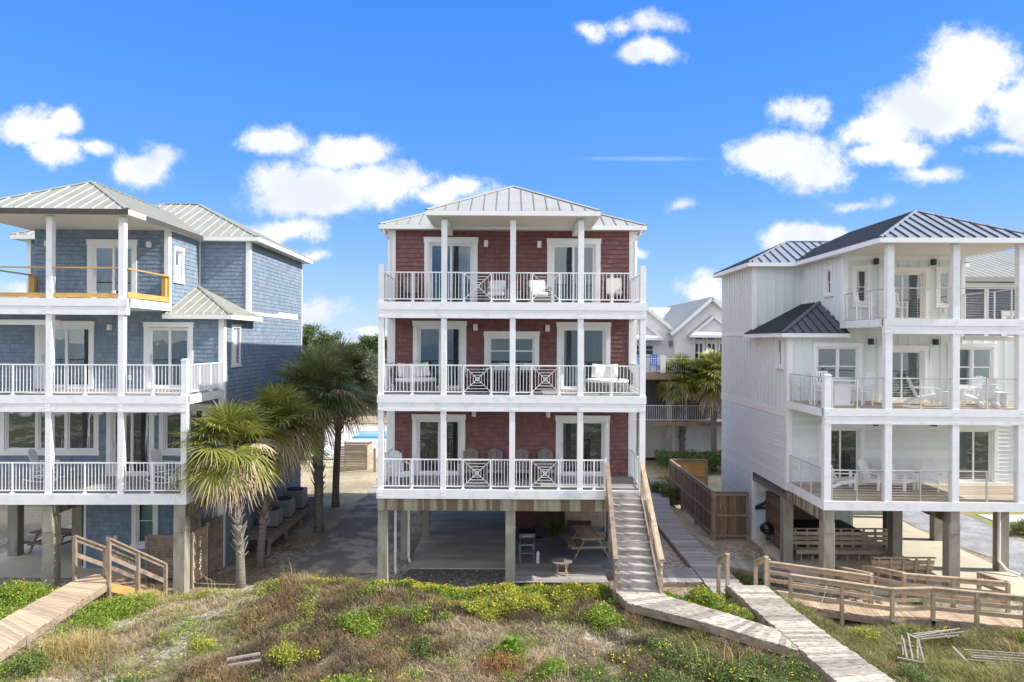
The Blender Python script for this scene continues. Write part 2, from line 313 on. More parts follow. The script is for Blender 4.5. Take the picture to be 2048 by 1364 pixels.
def subtract(a, b, cuts):
    segs = [(a, b)]
    for c0, c1 in cuts:
        ns = []
        for s0, s1 in segs:
            if c1 <= s0 or c0 >= s1: ns.append((s0, s1)); continue
            if c0 > s0: ns.append((s0, c0))
            if c1 < s1: ns.append((c1, s1))
        segs = ns
    return segs
def shell(mb, F, u0, u1, z0, z1, ops, th=.12):
    zs = sorted({z0, z1, *[min(max(o[k], z0), z1) for o in ops for k in (2, 3)]})
    for a, b in zip(zs, zs[1:]):
        if b - a < 1e-4: continue
        m = (a + b) / 2
        for s0, s1 in subtract(u0, u1, [(o[0], o[1]) for o in ops if o[2] < m < o[3]]):
            if s1 - s0 > 1e-3: mb.fbox(F, s0, s1, -th, 0, a, b)
def shingles(mb, F, u0, u1, z0, z1, ops, course=.155, wmin=.09, wmax=.2, jag=.012, t0=.030):
    n = max(1, round((z1 - z0) / course)); c = (z1 - z0) / n
    for i in range(n):
        zb = z0 + i * c; m = zb + c / 2
        for s0, s1 in subtract(u0, u1, [(o[0], o[1]) for o in ops if o[2] - c * .45 < m < o[3] + c * .45]):
            u = s0
            while u < s1 - 1e-3:
                wd = rnd.uniform(wmin, wmax); e = min(u + wd, s1)
                if s1 - e < .03: e = s1
                z = zb - rnd.random() * jag * (1.0 if t0 > .04 else 1.5); zt, tt_ = (zb + c - .020, .022) if wmax < 1 else (zb + c + .01, .006); t = t0 + rnd.random() * .006; g = .002
                p = [F(u + g, 0, z), F(e - g, 0, z), F(e - g, t, z), F(u + g, t, z), F(u + g, 0, zt), F(e - g, 0, zt), F(e - g, tt_, zt), F(u + g, tt_, zt)]
                mb.add(p, [(0, 1, 2, 3), (3, 2, 6, 7), (0, 3, 7, 4), (1, 5, 6, 2), (4, 7, 6, 5)])
                u = e
def laps(mb, F, u0, u1, z0, z1, ops, course=.16):
    shingles(mb, F, u0, u1, z0, z1, ops, course, 3.4, 5.0, 0)
def battens(mb, F, u0, u1, z0, z1, ops, sp=.405):
    n = max(1, round((u1 - u0) / sp)); c = (u1 - u0) / n
    for i in range(1, n):
        u = u0 + i * c
        for a, b in subtract(z0, z1, [(o[2], o[3]) for o in ops if o[0] - .03 < u < o[1] + .03]): mb.fbox(F, u - .03, u + .03, .0, .036, a, b)

def opening(kind, F, par, u0, u1, z0, z1, mt=None, gl=None, tw=.16, cols=2, curtain='c', proud=.065, frame_in=None):
    """casing + frame mesh (a part of the house) with sash, glass, handle and curtain as sub-parts"""
    mt = mt or m_trim; gl = gl or m_gl; door = kind == 'door'
    b = MB(); zz = z0 if door else z0 + tw
    b.fbox(F, u0, u0 + tw, 0, proud, z0, z1 - tw); b.fbox(F, u1 - tw, u1, 0, proud, z0, z1 - tw)
    b.fbox(F, u0 - .02, u1 + .02, 0, proud + .008, z1 - tw, z1); b.fbox(F, u0 - .03, u1 + .03, 0, proud + .03, z1, z1 + .025)
    if not door: b.fbox(F, u0 - .03, u1 + .03, 0, proud + .02, z0, z0 + tw)
    else: b.fbox(F, u0 + tw, u1 - tw, -.1, proud + .03, z0, z0 + .05); zz = z0 + .05
    a0, a1, h0, h1 = u0 + tw, u1 - tw, zz, z1 - tw
    f = .045
    for q in ((a0, a0 + f, h0, h1), (a1 - f, a1, h0, h1), (a0 + f, a1 - f, h1 - f, h1)): b.fbox(F, q[0], q[1], -.11, .018, q[2], q[3])
    if not door: b.fbox(F, a0 + f, a1 - f, -.11, .018, h0, h0 + f); h0 += f
    o = b.build(kind, mt, par); a0 += f; a1 -= f; h1 -= f
    W = (a1 - a0) / cols; s = MB(); g = MB(); st = .07 if door else (.045 if a1 - a0 > .8 else .03)
    for i in range(cols):
        x0 = a0 + i * W - (.03 if i else 0); x1 = a0 + (i + 1) * W + (.03 if i < cols - 1 else 0)
        n0 = -.05 - .045 * (i % 2)
        mw = .11 if kind == 'picture' else .05
        if not door and cols > 1: x0 = a0 + i * W + (mw if i else 0); x1 = a0 + (i + 1) * W; n0 = -.05
        rows = [(h0, h1, 0)] if (door or kind == 'picture') else [(h0, (h0 + h1) / 2 + .02, 0), ((h0 + h1) / 2 - .02, h1, .03)]
        if not door and i: s.fbox(F, x0 - mw, x0, -.1, .03, h0, h1)
        for (r0, r1, dn) in rows:
            n = n0 + dn
            s.fbox(F, x0, x0 + st, n - .035, n, r0, r1); s.fbox(F, x1 - st, x1, n - .035, n, r0, r1)
            s.fbox(F, x0 + st, x1 - st, n - .035, n, r1 - st, r1); s.fbox(F, x0 + st, x1 - st, n - .035, n, r0, r0 + st * (1.3 if door else 1))
            g.fbox(F, x0 + st, x1 - st, n - .022, n - .014, r0 + st, r1 - st)
    s.build('door_panel' if door else 'sash', mt, o); g.build('glass', gl, o)
    if door:
        h = MB(); h.fbox(F, a0 + .02, a0 + .045, -.05, -.01, h0 + .95, h0 + 1.2); h.build('handle', m_steel, o)
    if curtain:
        c = MB()
        def cloth(x0, x1):
            k = max(4, int((x1 - x0) / .045)); vs = []
            for j in range(k + 1):
                x = x0 + (x1 - x0) * j / k; nn = -.26 + .035 * math.sin(j * 2.1) + .01 * math.sin(j * 5.3)
                vs += [F(x, nn, h0 + .02), F(x, nn, h1)]
            c.add(vs, [(2 * j, 2 * j + 2, 2 * j + 3, 2 * j + 1) for j in range(k)])
        if curtain == 'b': c.fbox(F, a0, a1, -.2, -.19, h0 + (h1 - h0) * .02, h1); c.build('blind', m_blind, o)
        else:
            fr = {'c': .22, 'l': .3, 'w': .4}.get(curtain, .22)
            cloth(a0, a0 + fr * (a1 - a0))
            if curtain != 'l': cloth(a1 - fr * (a1 - a0), a1)
            c.build('curtain', m_curt, o, smooth=True)
    return (u0 + tw, u1 - tw, z0 if door else z0 + tw, z1 - tw)
def hole(kind, u0, u1, z0, z1, tw=.16): return (u0 + tw, u1 - tw, z0 if kind == 'door' else z0 + tw, z1 - tw)

def roofplane(mb, pts, th=.03, sp=.42, rib=(.02, .03), ribs=True, off=0.5):
    """pts: planar polygon, pts[0]->pts[1] is the eave"""
    P = [Vector(p) for p in pts]; e = (P[1] - P[0]).normalized(); nrm = e.cross(P[2] - P[0]).normalized()
    if nrm.z < 0: nrm = -nrm
    up = nrm.cross(e)
    if up.z < 0: up = -up
    n = len(P); lo = [p - nrm * th for p in P]
    mb.cur = 0; mb.add(P + lo, [tuple(range(n)), tuple(range(2 * n - 1, n - 1, -1))] + [(i, (i + 1) % n, n + (i + 1) % n, n + i) for i in range(n)])
    if not ribs: return
    q = [((p - P[0]).dot(e), (p - P[0]).dot(up)) for p in P]
    a, b = min(x for x, _ in q), max(x for x, _ in q)
    k = a + sp * off; mb.cur = 1
    while k < b:
        hit = []
        for i in range(n):
            (x0, y0), (x1, y1) = q[i], q[(i + 1) % n]
            if (x0 - k) * (x1 - k) < 0: hit.append(y0 + (y1 - y0) * (k - x0) / (x1 - x0))
        if len(hit) >= 2 and max(hit) - min(hit) > .08:
            s0 = P[0] + e * k + up * min(hit) + nrm * rib[1] / 2; s1 = P[0] + e * k + up * (max(hit) - .02) + nrm * rib[1] / 2
            mb.bar(s0, s1, rib[0], rib[1], nrm)
        k += sp
    mb.cur = 0
def hipcap(mb, a, b, w=.16, c=0):
    mb.cur = c; a = Vector(a); b = Vector(b); d = (b - a).normalized(); s = d.cross(Vector((0, 0, 1))).normalized()
    for sg in (-1, 1):
        t = (s * sg * w * .5 + Vector((0, 0, -.035)))
        up = Vector((0, 0, .05))
        mb.add([a + up, b + up, b + up + t, a + up + t, a + up - Vector((0, 0, .02)), b + up - Vector((0, 0, .02)), b + up + t - Vector((0, 0, .02)), a + up + t - Vector((0, 0, .02))],
               [(0, 1, 2, 3), (4, 7, 6, 5), (0, 4, 5, 1), (3, 2, 6, 7)])
    mb.cur = 0

def railing(mb, p0, p1, z, h=1.0, sp=.127, posts=(), end=(0, 0)):
    p0 = Vector((*p0, z)); p1 = Vector((*p1, z)); d = p1 - p0; L = d.length; d /= L
    mb.bar(p0 + Vector((0, 0, h - .02)), p1 + Vector((0, 0, h - .02)), .045, .04); mb.bar(p0 + Vector((0, 0, .09)), p1 + Vector((0, 0, .09)), .035, .035)
    n = max(1, round(L / sp))
    for i in range(n + 1):
        q = p0 + d * (L * (i + .5) / (n + 1)); mb.bar(q + Vector((0, 0, .107)), q + Vector((0, 0, h - .04)), .02, .02, (1, 0, 0))
    for t in posts:
        q = p0 + d * L * t; mb.bar(q + Vector((0, 0, .0)), q + Vector((0, 0, h - .03)), .05, .05, (1, 0, 0)); mb.box(q.x - .06, q.x + .06, q.y - .05, q.y + .05, z, z + .03)
def xpanel(mb, u0, u1, v, z, h=1.0):
    a, b, c, d = u0, u1, z + .1, z + h - .05; cx, cz = (a + b) / 2, (c + d) / 2; w2, h2 = (b - a) / 2, (d - c) / 2
    for k in (1, .76, .52, .3, .13):
        x0, x1, z0, z1 = cx - w2 * k, cx + w2 * k, cz - h2 * k, cz + h2 * k
        for p, q in (((x0, v, z0), (x1, v, z0)), ((x0, v, z1), (x1, v, z1)), ((x0, v, z0), (x0, v, z1)), ((x1, v, z0), (x1, v, z1))): mb.bar(p, q, .015, .015, (0, 1, 0))
    mb.bar((a, v + .012, c), (b, v + .012, d), .022, .015, (0, 1, 0)); mb.bar((a, v + .026, d), (b, v + .026, c), .022, .015, (0, 1, 0))
    mb.bar((a, v, z + h - .02), (b, v, z + h - .02), .045, .04)
def cablerail(par, p0, p1, z, posts, h=1.02):
    mb = MB(); a = Vector((*p0, z)); b = Vector((*p1, z)); d = b - a
    mb.tube([a + Vector((0, 0, h)), b + Vector((0, 0, h))], .022, 8)
    for t in posts: q = a + d * t; mb.bar(q, q + Vector((0, 0, h)), .035, .045, (1, 0, 0)); mb.box(q.x - .05, q.x + .05, q.y - .05, q.y + .05, z, z + .012)
    o = mb.build('railing', m_steel, par); c = MB()
    for i in range(10): zz = .1 + i * .088; c.tube([a + Vector((0, 0, zz)), b + Vector((0, 0, zz))], .0042, 4, False)
    c.build('cables', m_steel, o)
def planks(mb, x0, x1, y0, y1, z, th=.035, w=.14, along='x', gap=.006):
    a, b = (y0, y1) if along == 'x' else (x0, x1); n = max(1, round((b - a) / w)); c = (b - a) / n
    for i in range(n):
        s, e = a + i * c + gap / 2, a + (i + 1) * c - gap / 2; dz = rnd.uniform(-.003, .003)
        if along == 'x': mb.box(x0 + rnd.uniform(0, .01), x1 - rnd.uniform(0, .01), s, e, z - th + dz, z + dz)
        else: mb.box(s, e, y0, y1, z - th + dz, z + dz)
def lerp(a, b, t): return tuple(x + (y - x) * t for x, y in zip(a, b))
def walkboards(mb, A, B, w=.14, th=.04, gap=.008, ragged=.02):
    """A, B: 3D polylines of equal length: left and right edges"""
    for i in range(len(A) - 1):
        L = ((Vector(A[i + 1]) - Vector(A[i])).length + (Vector(B[i + 1]) - Vector(B[i])).length) / 2; n = max(1, round(L / w))
        for k in range(n):
            t0, t1 = (k + gap / w / 2) / n, (k + 1 - gap / w / 2) / n
            p = [lerp(A[i], A[i + 1], t0), lerp(B[i], B[i + 1], t0), lerp(B[i], B[i + 1], t1), lerp(A[i], A[i + 1], t1)]
            r0, r1 = rnd.uniform(-ragged, ragged), rnd.uniform(-ragged, ragged); dz = rnd.uniform(-.004, .004)
            q = [lerp(p[0], p[1], -r0), lerp(p[1], p[0], -r1), lerp(p[2], p[3], -r1), lerp(p[3], p[2], -r0)]
            mb.hexa([(x, y, z - th + dz) for x, y, z in q] + [(x, y, z + dz) for x, y, z in q])

def postobj(par, u, v, z0, z1, w=.19, mat=None, name='post', cap=False):
    b = MB(); b.box(u - w / 2, u + w / 2, v - w / 2, v + w / 2, z0, z1)
    if cap: b.box(u - w / 2 - .015, u + w / 2 + .015, v - w / 2 - .015, v + w / 2 + .015, z1, z1 + .04); b.box(u - w / 2 + .02, u + w / 2 - .02, v - w / 2 + .02, v + w / 2 - .02, z1 + .04, z1 + .07)
    return b.build(name, mat or m_white, par, bevel=.006)
def bolts(mb, F, us, zs, r=.018):
    for u in us:
        for z in zs:
            for dx in (-.04, .04):
                x, y, zz = F(u + dx, 0, z); mb.tube([(x, y + .002, zz), (x, y - .02, zz)], r, 8)
def walllamp(par, F, u, z, mat, s=1.):
    b = MB(); b.fbox(F, u - .06 * s, u + .06 * s, .0, .03, z - .1 * s, z + .1 * s); b.fbox(F, u - .085 * s, u + .085 * s, .03, .2, z - .14 * s, z + .13 * s)
    b.build('wall_lamp', mat, par, bevel=.02)
def fascia(mb, pts, z0, z1, th=.03):
    for a, b in zip(pts, pts[1:]): mb.bar((*a, (z0 + z1) / 2), (*b, (z0 + z1) / 2), th, z1 - z0)
def box_part(name, mat, par, *bx, bevel=0):
    m = MB(); [m.box(*q) for q in bx]; return m.build(name, mat, par, bevel=bevel)

# ------------------------------------------------------------------ terrain
def sm(t): t = np.clip(t, 0, 1); return t * t * (3 - 2 * t)
def Hn(x, y):
    x = np.asarray(x, float); y = np.asarray(y, float)
    base = -.3 - .42 * sm((x - 7.6) / 1.2) * sm((y - 21.) / 1.5 + .0 + 1)
    base = base - .15 * sm((-9.5 - x) / 2) * sm((y - 23) / 2)
    lift = sm((22.3 - y) / 1.9)
    dune = .30 + .42 * np.exp(-((x + 5.6) / 2.6) ** 2 - ((y - 20.2) / 2.5) ** 2) - .28 * np.exp(-((x + 11.5) / 1.6) ** 2 - ((y - 21.5) / 1.6) ** 2) + .18 * np.exp(-((x - 2.2) / 1.8) ** 2 - ((y - 20.6) / 1.5) ** 2)
    dune = dune + .07 * np.sin(x * 1.7 + 1) * np.sin(y * 1.3) + .05 * np.sin(x * 3.1 + y * 2.3) + .03 * np.sin(x * 6.1 - y * 4.7)
    rt = sm((x - 8.2) / 1.5) * sm((y - 14.5) / 5)       # hollow under the ramp at the right
    dune = dune - rt * .75
    h = base + lift * (dune + .2)
    h = h - 1.6 * sm((11 - y) / 25)                        # falls away to the beach behind the camera
    return h
def H(x, y): return float(Hn(x, y))
xs = np.concatenate([np.linspace(-900, -26, 14)[:-1], np.arange(-26, 30, .2), np.linspace(30, 900, 14)])
ys = np.concatenate([np.linspace(-70, 10, 20)[:-1], np.arange(10, 26, .2), np.linspace(26, 60, 40)[1:], np.linspace(60, 2500, 14)[1:]])
X, Y = np.meshgrid(xs, ys); Z = Hn(X, Y)
nx, ny = len(xs), len(ys); vv = np.stack([X, Y, Z], -1).reshape(-1, 3)
ii = (np.arange(ny - 1)[:, None] * nx + np.arange(nx - 1)[None]).reshape(-1)
ff = np.stack([ii, ii + 1, ii + nx + 1, ii + nx], 1)
def npmesh(name, verts, faces, mat, parent=None, smooth=False, mi=None):
    me = bpy.data.meshes.new(name); k = faces.shape[1]
    me.vertices.add(len(verts)); me.vertices.foreach_set('co', verts.astype(np.float32).ravel())
    me.loops.add(faces.size); me.loops.foreach_set('vertex_index', faces.astype(np.int32).ravel())
    me.polygons.add(len(faces)); me.polygons.foreach_set('loop_start', np.arange(0, faces.size, k, dtype=np.int32)); me.polygons.foreach_set('loop_total', np.full(len(faces), k, np.int32))
    mats = mat if isinstance(mat, (list, tuple)) else [mat]
    for m in mats: me.materials.append(m)
    if mi is not None: me.polygons.foreach_set('material_index', mi.astype(np.int32))
    if smooth: me.polygons.foreach_set('use_smooth', np.ones(len(faces), bool))
    me.update(calc_edges=True); me.validate()
    o = bpy.data.objects.new(name, me); COL.objects.link(o)
    if parent: o.parent = parent
    return o
m_sand = bpy.data.materials.new('dune sand'); m_sand.use_nodes = True; nt = m_sand.node_tree; b = nt.nodes['Principled BSDF']; b.inputs['Roughness'].default_value = .95
tc = N(nt, 'ShaderNodeTexCoord')
def gn(s, d=6, r=.6):
    n = N(nt, 'ShaderNodeTexNoise'); n.inputs['Scale'].default_value = s; n.inputs['Detail'].default_value = d; n.inputs['Roughness'].default_value = r
    nt.links.new(tc.outputs['Object'], n.inputs['Vector']); return n.outputs[0]
def rng(x, a, b_):
    r = N(nt, 'ShaderNodeMapRange', interpolation_type='SMOOTHSTEP'); r.inputs[1].default_value = a; r.inputs[2].default_value = b_; nt.links.new(x, r.inputs[0]); return r.outputs[0]
sx = N(nt, 'ShaderNodeSeparateXYZ'); nt.links.new(tc.outputs['Object'], sx.inputs[0])
fine = gn(9, 8, .75)
c = mixc(nt, rng(gn(.55), .40, .56), (.52, .47, .40), (.30, .24, .175))
c = mixc(nt, rng(fine, .44, .60), c, (.15, .11, .08))
c = mixc(nt, math_(nt, 'MULTIPLY', rng(gn(1.1), .52, .64), .6), c, (.17, .17, .07))
inland = rng(sx.outputs[1], 27, 34)
c2 = mixc(nt, rng(gn(.35), .45, .6), (.50, .42, .28), (.36, .30, .20))
c2 = mixc(nt, rng(gn(5, 7, .7), .5, .7), c2, (.26, .2, .13))
c = mixc(nt, inland, c, c2)
c = mixc(nt, math_(nt, 'MULTIPLY', rng(sx.outputs[1], 12, 8), rng(gn(.5), .40, .5)), c, (.085, .09, .035))
c = mixc(nt, rng(sx.outputs[1], -34, -40), c, (.70, .66, .60))
c = mixc(nt, rng(sx.outputs[1], 75, 95), c, (.16, .16, .08))
nt.links.new(c, b.inputs['Base Color'])
bp = N(nt, 'ShaderNodeBump'); bp.inputs['Strength'].default_value = .7; bp.inputs['Distance'].default_value = .06; nt.links.new(fine, bp.inputs['Height']); nt.links.new(bp.outputs[0], b.inputs['Normal'])
tag(npmesh('ground', vv, ff, m_sand, smooth=True), kind='structure')
def sheet(name, x0, x1, y0, y1, z, mat, th=.12, kind='structure'):
    b = MB(); b.box(x0, x1, y0, y1, z - th, z); return tag(b.build(name, mat), kind=kind)
m_sea = M('sea water', (.02, .10, .14), .12, .2, .05, bump=.3, bscale=.8)
sheet('sea', -2000, 2000, -2500, -62, -1.72, m_sea, .05)
m_grav = M('blue grey gravel', (.33, .34, .36), .9, .55, 22, bump=.8, bscale=30, col2=(.24, .24, .25), c2=(.4, .6), c2scale=1.2)
m_drive = M('dark gravel drive', (.20, .175, .15), .95, .45, 16, bump=.8, bscale=24, col2=(.38, .35, .30), c2=(.47, .58), c2scale=1.1, c2detail=9)
m_stones = M('dark beach stones', (.10, .09, .08), .9, .8, 12, bump=1., bscale=22, col2=(.34, .32, .29), c2=(.5, .75), c2scale=7)

def conform(name, poly, mat, dz, res=.35, kind='structure'):
    """sheet over the ground inside an axis aligned strip polygon given as left and right x per y"""
    V = []; Fc = []; rows = []
    y0, y1 = poly[0][0], poly[-1][0]; n = max(2, int((y1 - y0) / res)); m = 14
    for i in range(n + 1):
        y = y0 + (y1 - y0) * i / n; xl = np.interp(y, [p[0] for p in poly], [p[1] for p in poly]); xr = np.interp(y, [p[0] for p in poly], [p[2] for p in poly])
        xl += .12 * math.sin(y * 2.1); xr += .12 * math.sin(y * 1.7 + 2)
        for j in range(m + 1): x = xl + (xr - xl) * j / m; V.append((x, y, H(x, y) + dz))
    Fc = [(i * (m + 1) + j, i * (m + 1) + j + 1, (i + 1) * (m + 1) + j + 1, (i + 1) * (m + 1) + j) for i in range(n) for j in range(m)]
    return tag(npmesh(name, np.array(V), np.array(Fc), mat, smooth=True), kind=kind)
conform('driveway', [(24.3, -7.8, -4.4), (27, -8.0, -4.6), (36, -7.8, -4.6), (41, -8, -3)], m_drive, .012)
conform('gravel_drive', [(24.6, 19.4, 22.3), (30, 19.4, 22.6), (36, 19.0, 24), (52, 13, 26)], m_grav, .012)

# ------------------------------------------------------------------ red house
red = thing('beach_house', 'three storey dark red shingled house on concrete columns with white balconies', 'house', (0, 22.75, 0))
Zr = (3.05, 6.2, 9.3); Wv = 2.4; Bv = 13.2; hw = 4.46
FW = front(Wv)
ops = [('door', -3.65, -1.70, Zr[0], 5.27), ('door', 1.63, 3.60, Zr[0], 5.25),
       ('door', -3.64, -1.68, Zr[1], 8.70), ('window', -1.02, 1.0, 6.93, 8.33), ('door', 1.65, 3.62, Zr[1], 8.68),
       ('door', -3.24, -1.28, Zr[2], 11.78), ('door', 1.28, 3.24, Zr[2], 11.75)]
hl = [hole(*o) for o in ops]
b = MB(); shell(b, FW, -hw + .1, hw - .1, 2.6, 12.05, hl)
shell(b, right(hw - .13), Wv + .13, Bv, 2.6, 12.05, []); shell(b, left(-hw + .13), Wv + .13, Bv, 2.6, 12.05, [])
shell(b, lambda u, n, z: (u, Bv + n, z), -hw + .1, hw - .1, 2.6, 12.05, [])
b.build('wall', m_room, red)
b = MB(); shingles(b, FW, -hw + .16, hw - .16, 2.7, 12.05, hl, .165, t0=.045)
shingles(b, right(hw - .13), Wv, Bv, 2.62, 12.05, [], .155, .3, .6); shingles(b, left(-hw + .13), Wv, Bv, 2.62, 12.05, [], .155, .3, .6)
b.build('shingle_siding', m_redsh, red)
b = MB()
for s in (-1, 1):
    x = s * (hw - .08); b.box(x - .085, x + .085, Wv - .062, Wv + .02, 2.7, 12.05); b.box(s * hw - .13 if s < 0 else s * hw - .1, s * hw + .1 if s < 0 else s * hw + .13, Wv - .05, Wv + .16, 2.7, 12.05)
each(b, 'corner_board', m_trim, red)
for o, cu in zip(ops, 'lc' + 'lwc' + 'wc'): opening(*([o[0], FW, red] + list(o[1:])), gl=m_gldark if o[0] == 'window' else m_gl, curtain=cu if o[0] == 'door' else None)
for x, z in ((-.97, 11.57), (.98, 11.55), (-1.34, 8.5), (1.3, 8.48), (-1.38, 5.35), (1.34, 5.33)): walllamp(red, FW, x, z, m_lampw, .9)
# decks
for k, z in enumerate(Zr):
    b = MB(); planks(b, -hw + .02, hw - .02, .06, Wv - .02, z)
    b.build('deck_floor', m_deckgrey, red)
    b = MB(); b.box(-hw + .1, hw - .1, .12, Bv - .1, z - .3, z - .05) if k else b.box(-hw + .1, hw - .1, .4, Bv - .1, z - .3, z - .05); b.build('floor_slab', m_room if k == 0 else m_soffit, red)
for z0, z1, nm in ((8.56, 9.29, 'balcony_beam'), (5.66, 6.19, 'balcony_beam')):
    b = MB(); zm = z1 - .27; b.box(-hw - .02, hw + .02, -.05, .03, zm + .006, z1); b.box(-hw, hw, -.035, .16, z1 - .54, zm)
    for s in (-1, 1): b.box(s * hw - .04, s * hw + .04, .17, Wv - .05, z1 - .5, z1 - .01)
    F0 = front(-.035); bolts(b, F0, (-4.37, -2.27, .02, 2.29, 4.37), (z1 - .33, z1 - .47, z1 - .1))
    b.build(nm, m_white, red)
b = MB(); b.box(-hw - .02, 3.12, -.05, .03, 2.74, 3.04); b.box(3.12, hw + .02, -.03, .03, 2.86, 3.04)
for s in (-1, 1): b.box(s * hw - .04, s * hw + .04, .03, Wv - .05, 2.72, 3.04)
bolts(b, front(-.05), (-4.37, -2.27, .02, 2.29), (2.84, 2.95)); b.build('balcony_beam', m_white, red)
b = MB(); b.box(-hw - .0, 3.35, .02, .36, 2.33, 2.738); b.box(-hw, -hw + .34, .36, Bv, 2.33, 2.715); b.box(hw - .34, hw, .6, Bv, 2.33, 2.715); b.box(-.17, .17, .36, Bv, 2.33, 2.72)
each(b, 'concrete_beam', m_stain, red)
for (u, v) in ((-4.29, .22), (-.02, .22), (-4.0, 3.2), (-3.6, 6.2), (3.9, 3.8), (-.1, 6.6), (4.2, 7), (-4.2, 10), (4.2, 10.3)):
    gz = H(u, v + 22.75); bb = MB(); bb.box(u - .165, u + .165, v - .165, v + .165, gz - .25, 2.328); bb.build('concrete_column', m_conc, red, bevel=.012)
for i, (z0, z1) in enumerate(((3.04, 5.66), (6.19, 8.76))):
    for u in (-4.365, -2.275, .02, 2.29, 4.365): postobj(red, u, .1, z0, z1 + .06)
for u in (-2.275, .02, 2.29): postobj(red, u, .1, 9.29, 12.02)
for u in (-4.365, 4.365): postobj(red, u, .1, 9.29, 10.53, cap=False)
for k, z in enumerate(Zr):
    rv = .06
    for i, (a, c) in enumerate(((-4.27, -2.37), (-2.18, -.075), (.115, 2.195), (2.385, 4.27 if k else 3.14))):
        b = MB()
        if i == 1: railing(b, (a, rv), (-1.62, rv), z); railing(b, (-.68, rv), (c, rv), z); xpanel(b, -1.60, -.70, rv, z); pz = (-1.61, -.69)
        elif i == 2: railing(b, (a, rv), (.66, rv), z); railing(b, (1.59, rv), (c, rv), z); xpanel(b, .68, 1.57, rv, z); pz = (.67, 1.58)
        else: railing(b, (a, rv), (c, rv), z); pz = ((a + c) / 2,)
        for p in pz: b.box(p - .025, p + .025, rv - .025, rv + .025, z, z + .97); b.box(p - .055, p + .055, rv - .05, rv + .05, z, z + .03)
        if i == 3 and k == 0: b.box(c - .03, c + .04, rv - .035, rv + .035, z, z + 1.03)
        b.build('railing', m_rail, red)
    for s in (-1, 1):
        b = MB(); railing(b, (s * 4.33, .22), (s * 4.40, Wv - .05), z, posts=(.5,)); b.build('railing', m_rail, red)
# stairs
b = MB(); n = 13; zb, ze = .68, 3.03; y0, y1 = -.12, -2.66
def sxl(t): return 3.24 - .10 * t, 4.26 + .09 * t
for i in range(n):
    t = (i + .35) / n; tt = (i + 1.35) / n; z = ze - (ze - zb) * (i + 1) / n; xl, xr = sxl(t); ya, yb = y0 + (y1 - y0) * (i - .15) / n, y0 + (y1 - y0) * (i + 1.0) / n
    for q in (0, 1):
        a, c = ya + (yb - ya) * (q * .51), ya + (yb - ya) * (q * .51 + .49); b.box(xl, xr, c, a, z - .04, z)
    b.box(xl + .02, xr - .02, ya - .0, ya + .02, z - .02, z + .14)
st = b.build('staircase', m_stair, red)
for s in (0, 1):
    b = MB(); xa, xb = sxl(0)[s], sxl(1)[s]; dx = -.03 if s == 0 else .03
    b.bar((xa + dx, y0, ze - .18), (xb + dx, y1 - .1, zb - .12), .045, .27); b.build('stringer', m_wood, st)
    b = MB(); pts = [(xa + dx * 2.2, y0 - .02, 3.98), (xb + dx * 2.2, y1 - .12, 1.62)]
    b.bar(pts[0], pts[1], .14, .045)
    for dz in (.20, .44): b.bar((pts[0][0], pts[0][1], pts[0][2] - dz), (pts[1][0], pts[1][1], pts[1][2] - dz), .04, .09)
    for t in (0.02, .5, .97):
        p = lerp(pts[0], pts[1], t); b.box(p[0] - .05, p[0] + .05, p[1] - .05, p[1] + .05, (p[2] - 1.5 if t < .6 else H(p[0], p[1] + 22.75) - .1), p[2] - .02)
    b.build('handrail', m_woodlt if s else m_wood, st)
# roof
def hip(house, x0, x1, v0, v1, z, sl, mats, sp=.42, eave_h=.17, soffit=True, rib=(.018, .028), fmat=None, caps=0):
    """full hip roof over the rectangle; ridge along the longer axis"""
    hwx, hwy = (x1 - x0) / 2, (v1 - v0) / 2; cx, cy = (x0 + x1) / 2, (v0 + v1) / 2; b = MB()
    if hwx <= hwy:
        zr = z + sl * hwx; A = (cx, v0 + hwx, zr); Bp = (cx, v1 - hwx, zr)
        pl = [[(x0, v0, z), (x1, v0, z), A], [(x1, v1, z), (x0, v1, z), Bp], [(x1, v0, z), (x1, v1, z), Bp, A], [(x0, v1, z), (x0, v0, z), A, Bp]]
        hips = [((x0, v0, z), A), ((x1, v0, z), A), ((x0, v1, z), Bp), ((x1, v1, z), Bp), (A, Bp)]
    else:
        zr = z + sl * hwy; A = (x0 + hwy, cy, zr); Bp = (x1 - hwy, cy, zr)
        pl = [[(x0, v0, z), (x1, v0, z), Bp, A], [(x1, v1, z), (x0, v1, z), A, Bp], [(x1, v0, z), (x1, v1, z), Bp], [(x0, v1, z), (x0, v0, z), A]]
        hips = [((x0, v0, z), A), ((x0, v1, z), A), ((x1, v0, z), Bp), ((x1, v1, z), Bp), (A, Bp)]
    for p in pl: roofplane(b, p, sp=sp, rib=rib)
    for a, c in hips:
        if (Vector(a) - Vector(c)).length > .1: hipcap(b, a, c, c=caps)
    o = b.build('roof', mats, house)
    if fmat:
        f = MB(); d = .02
        f.box(x0 - d, x1 + d, v0 - .02, v0 + .03, z - eave_h, z - .01); f.box(x0 - d, x1 + d, v1 - .03, v1 + .02, z - eave_h, z - .01)
        f.box(x0 - .02, x0 + .03, v0 + .03, v1 - .03, z - eave_h, z - .01); f.box(x1 - .03, x1 + .02, v0 + .03, v1 - .03, z - eave_h, z - .01)
        f.build('fascia', fmat, o)
    if soffit:
        f = MB(); f.box(x0 + .03, x1 - .03, v0 + .03, v1 - .03, z - eave_h + .01, z - eave_h + .03); f.build('soffit', m_soffit, o)
    return o
hip(red, -4.84, 4.85, Wv - .37, Bv + .4, 12.22, .45, [m_roofred, m_seamgrey], fmat=m_trim)
hip(red, -2.84, 2.87, -.32, 9.0, 12.29, .5, [m_roofred, m_seamgrey], fmat=m_trim)
b = MB()
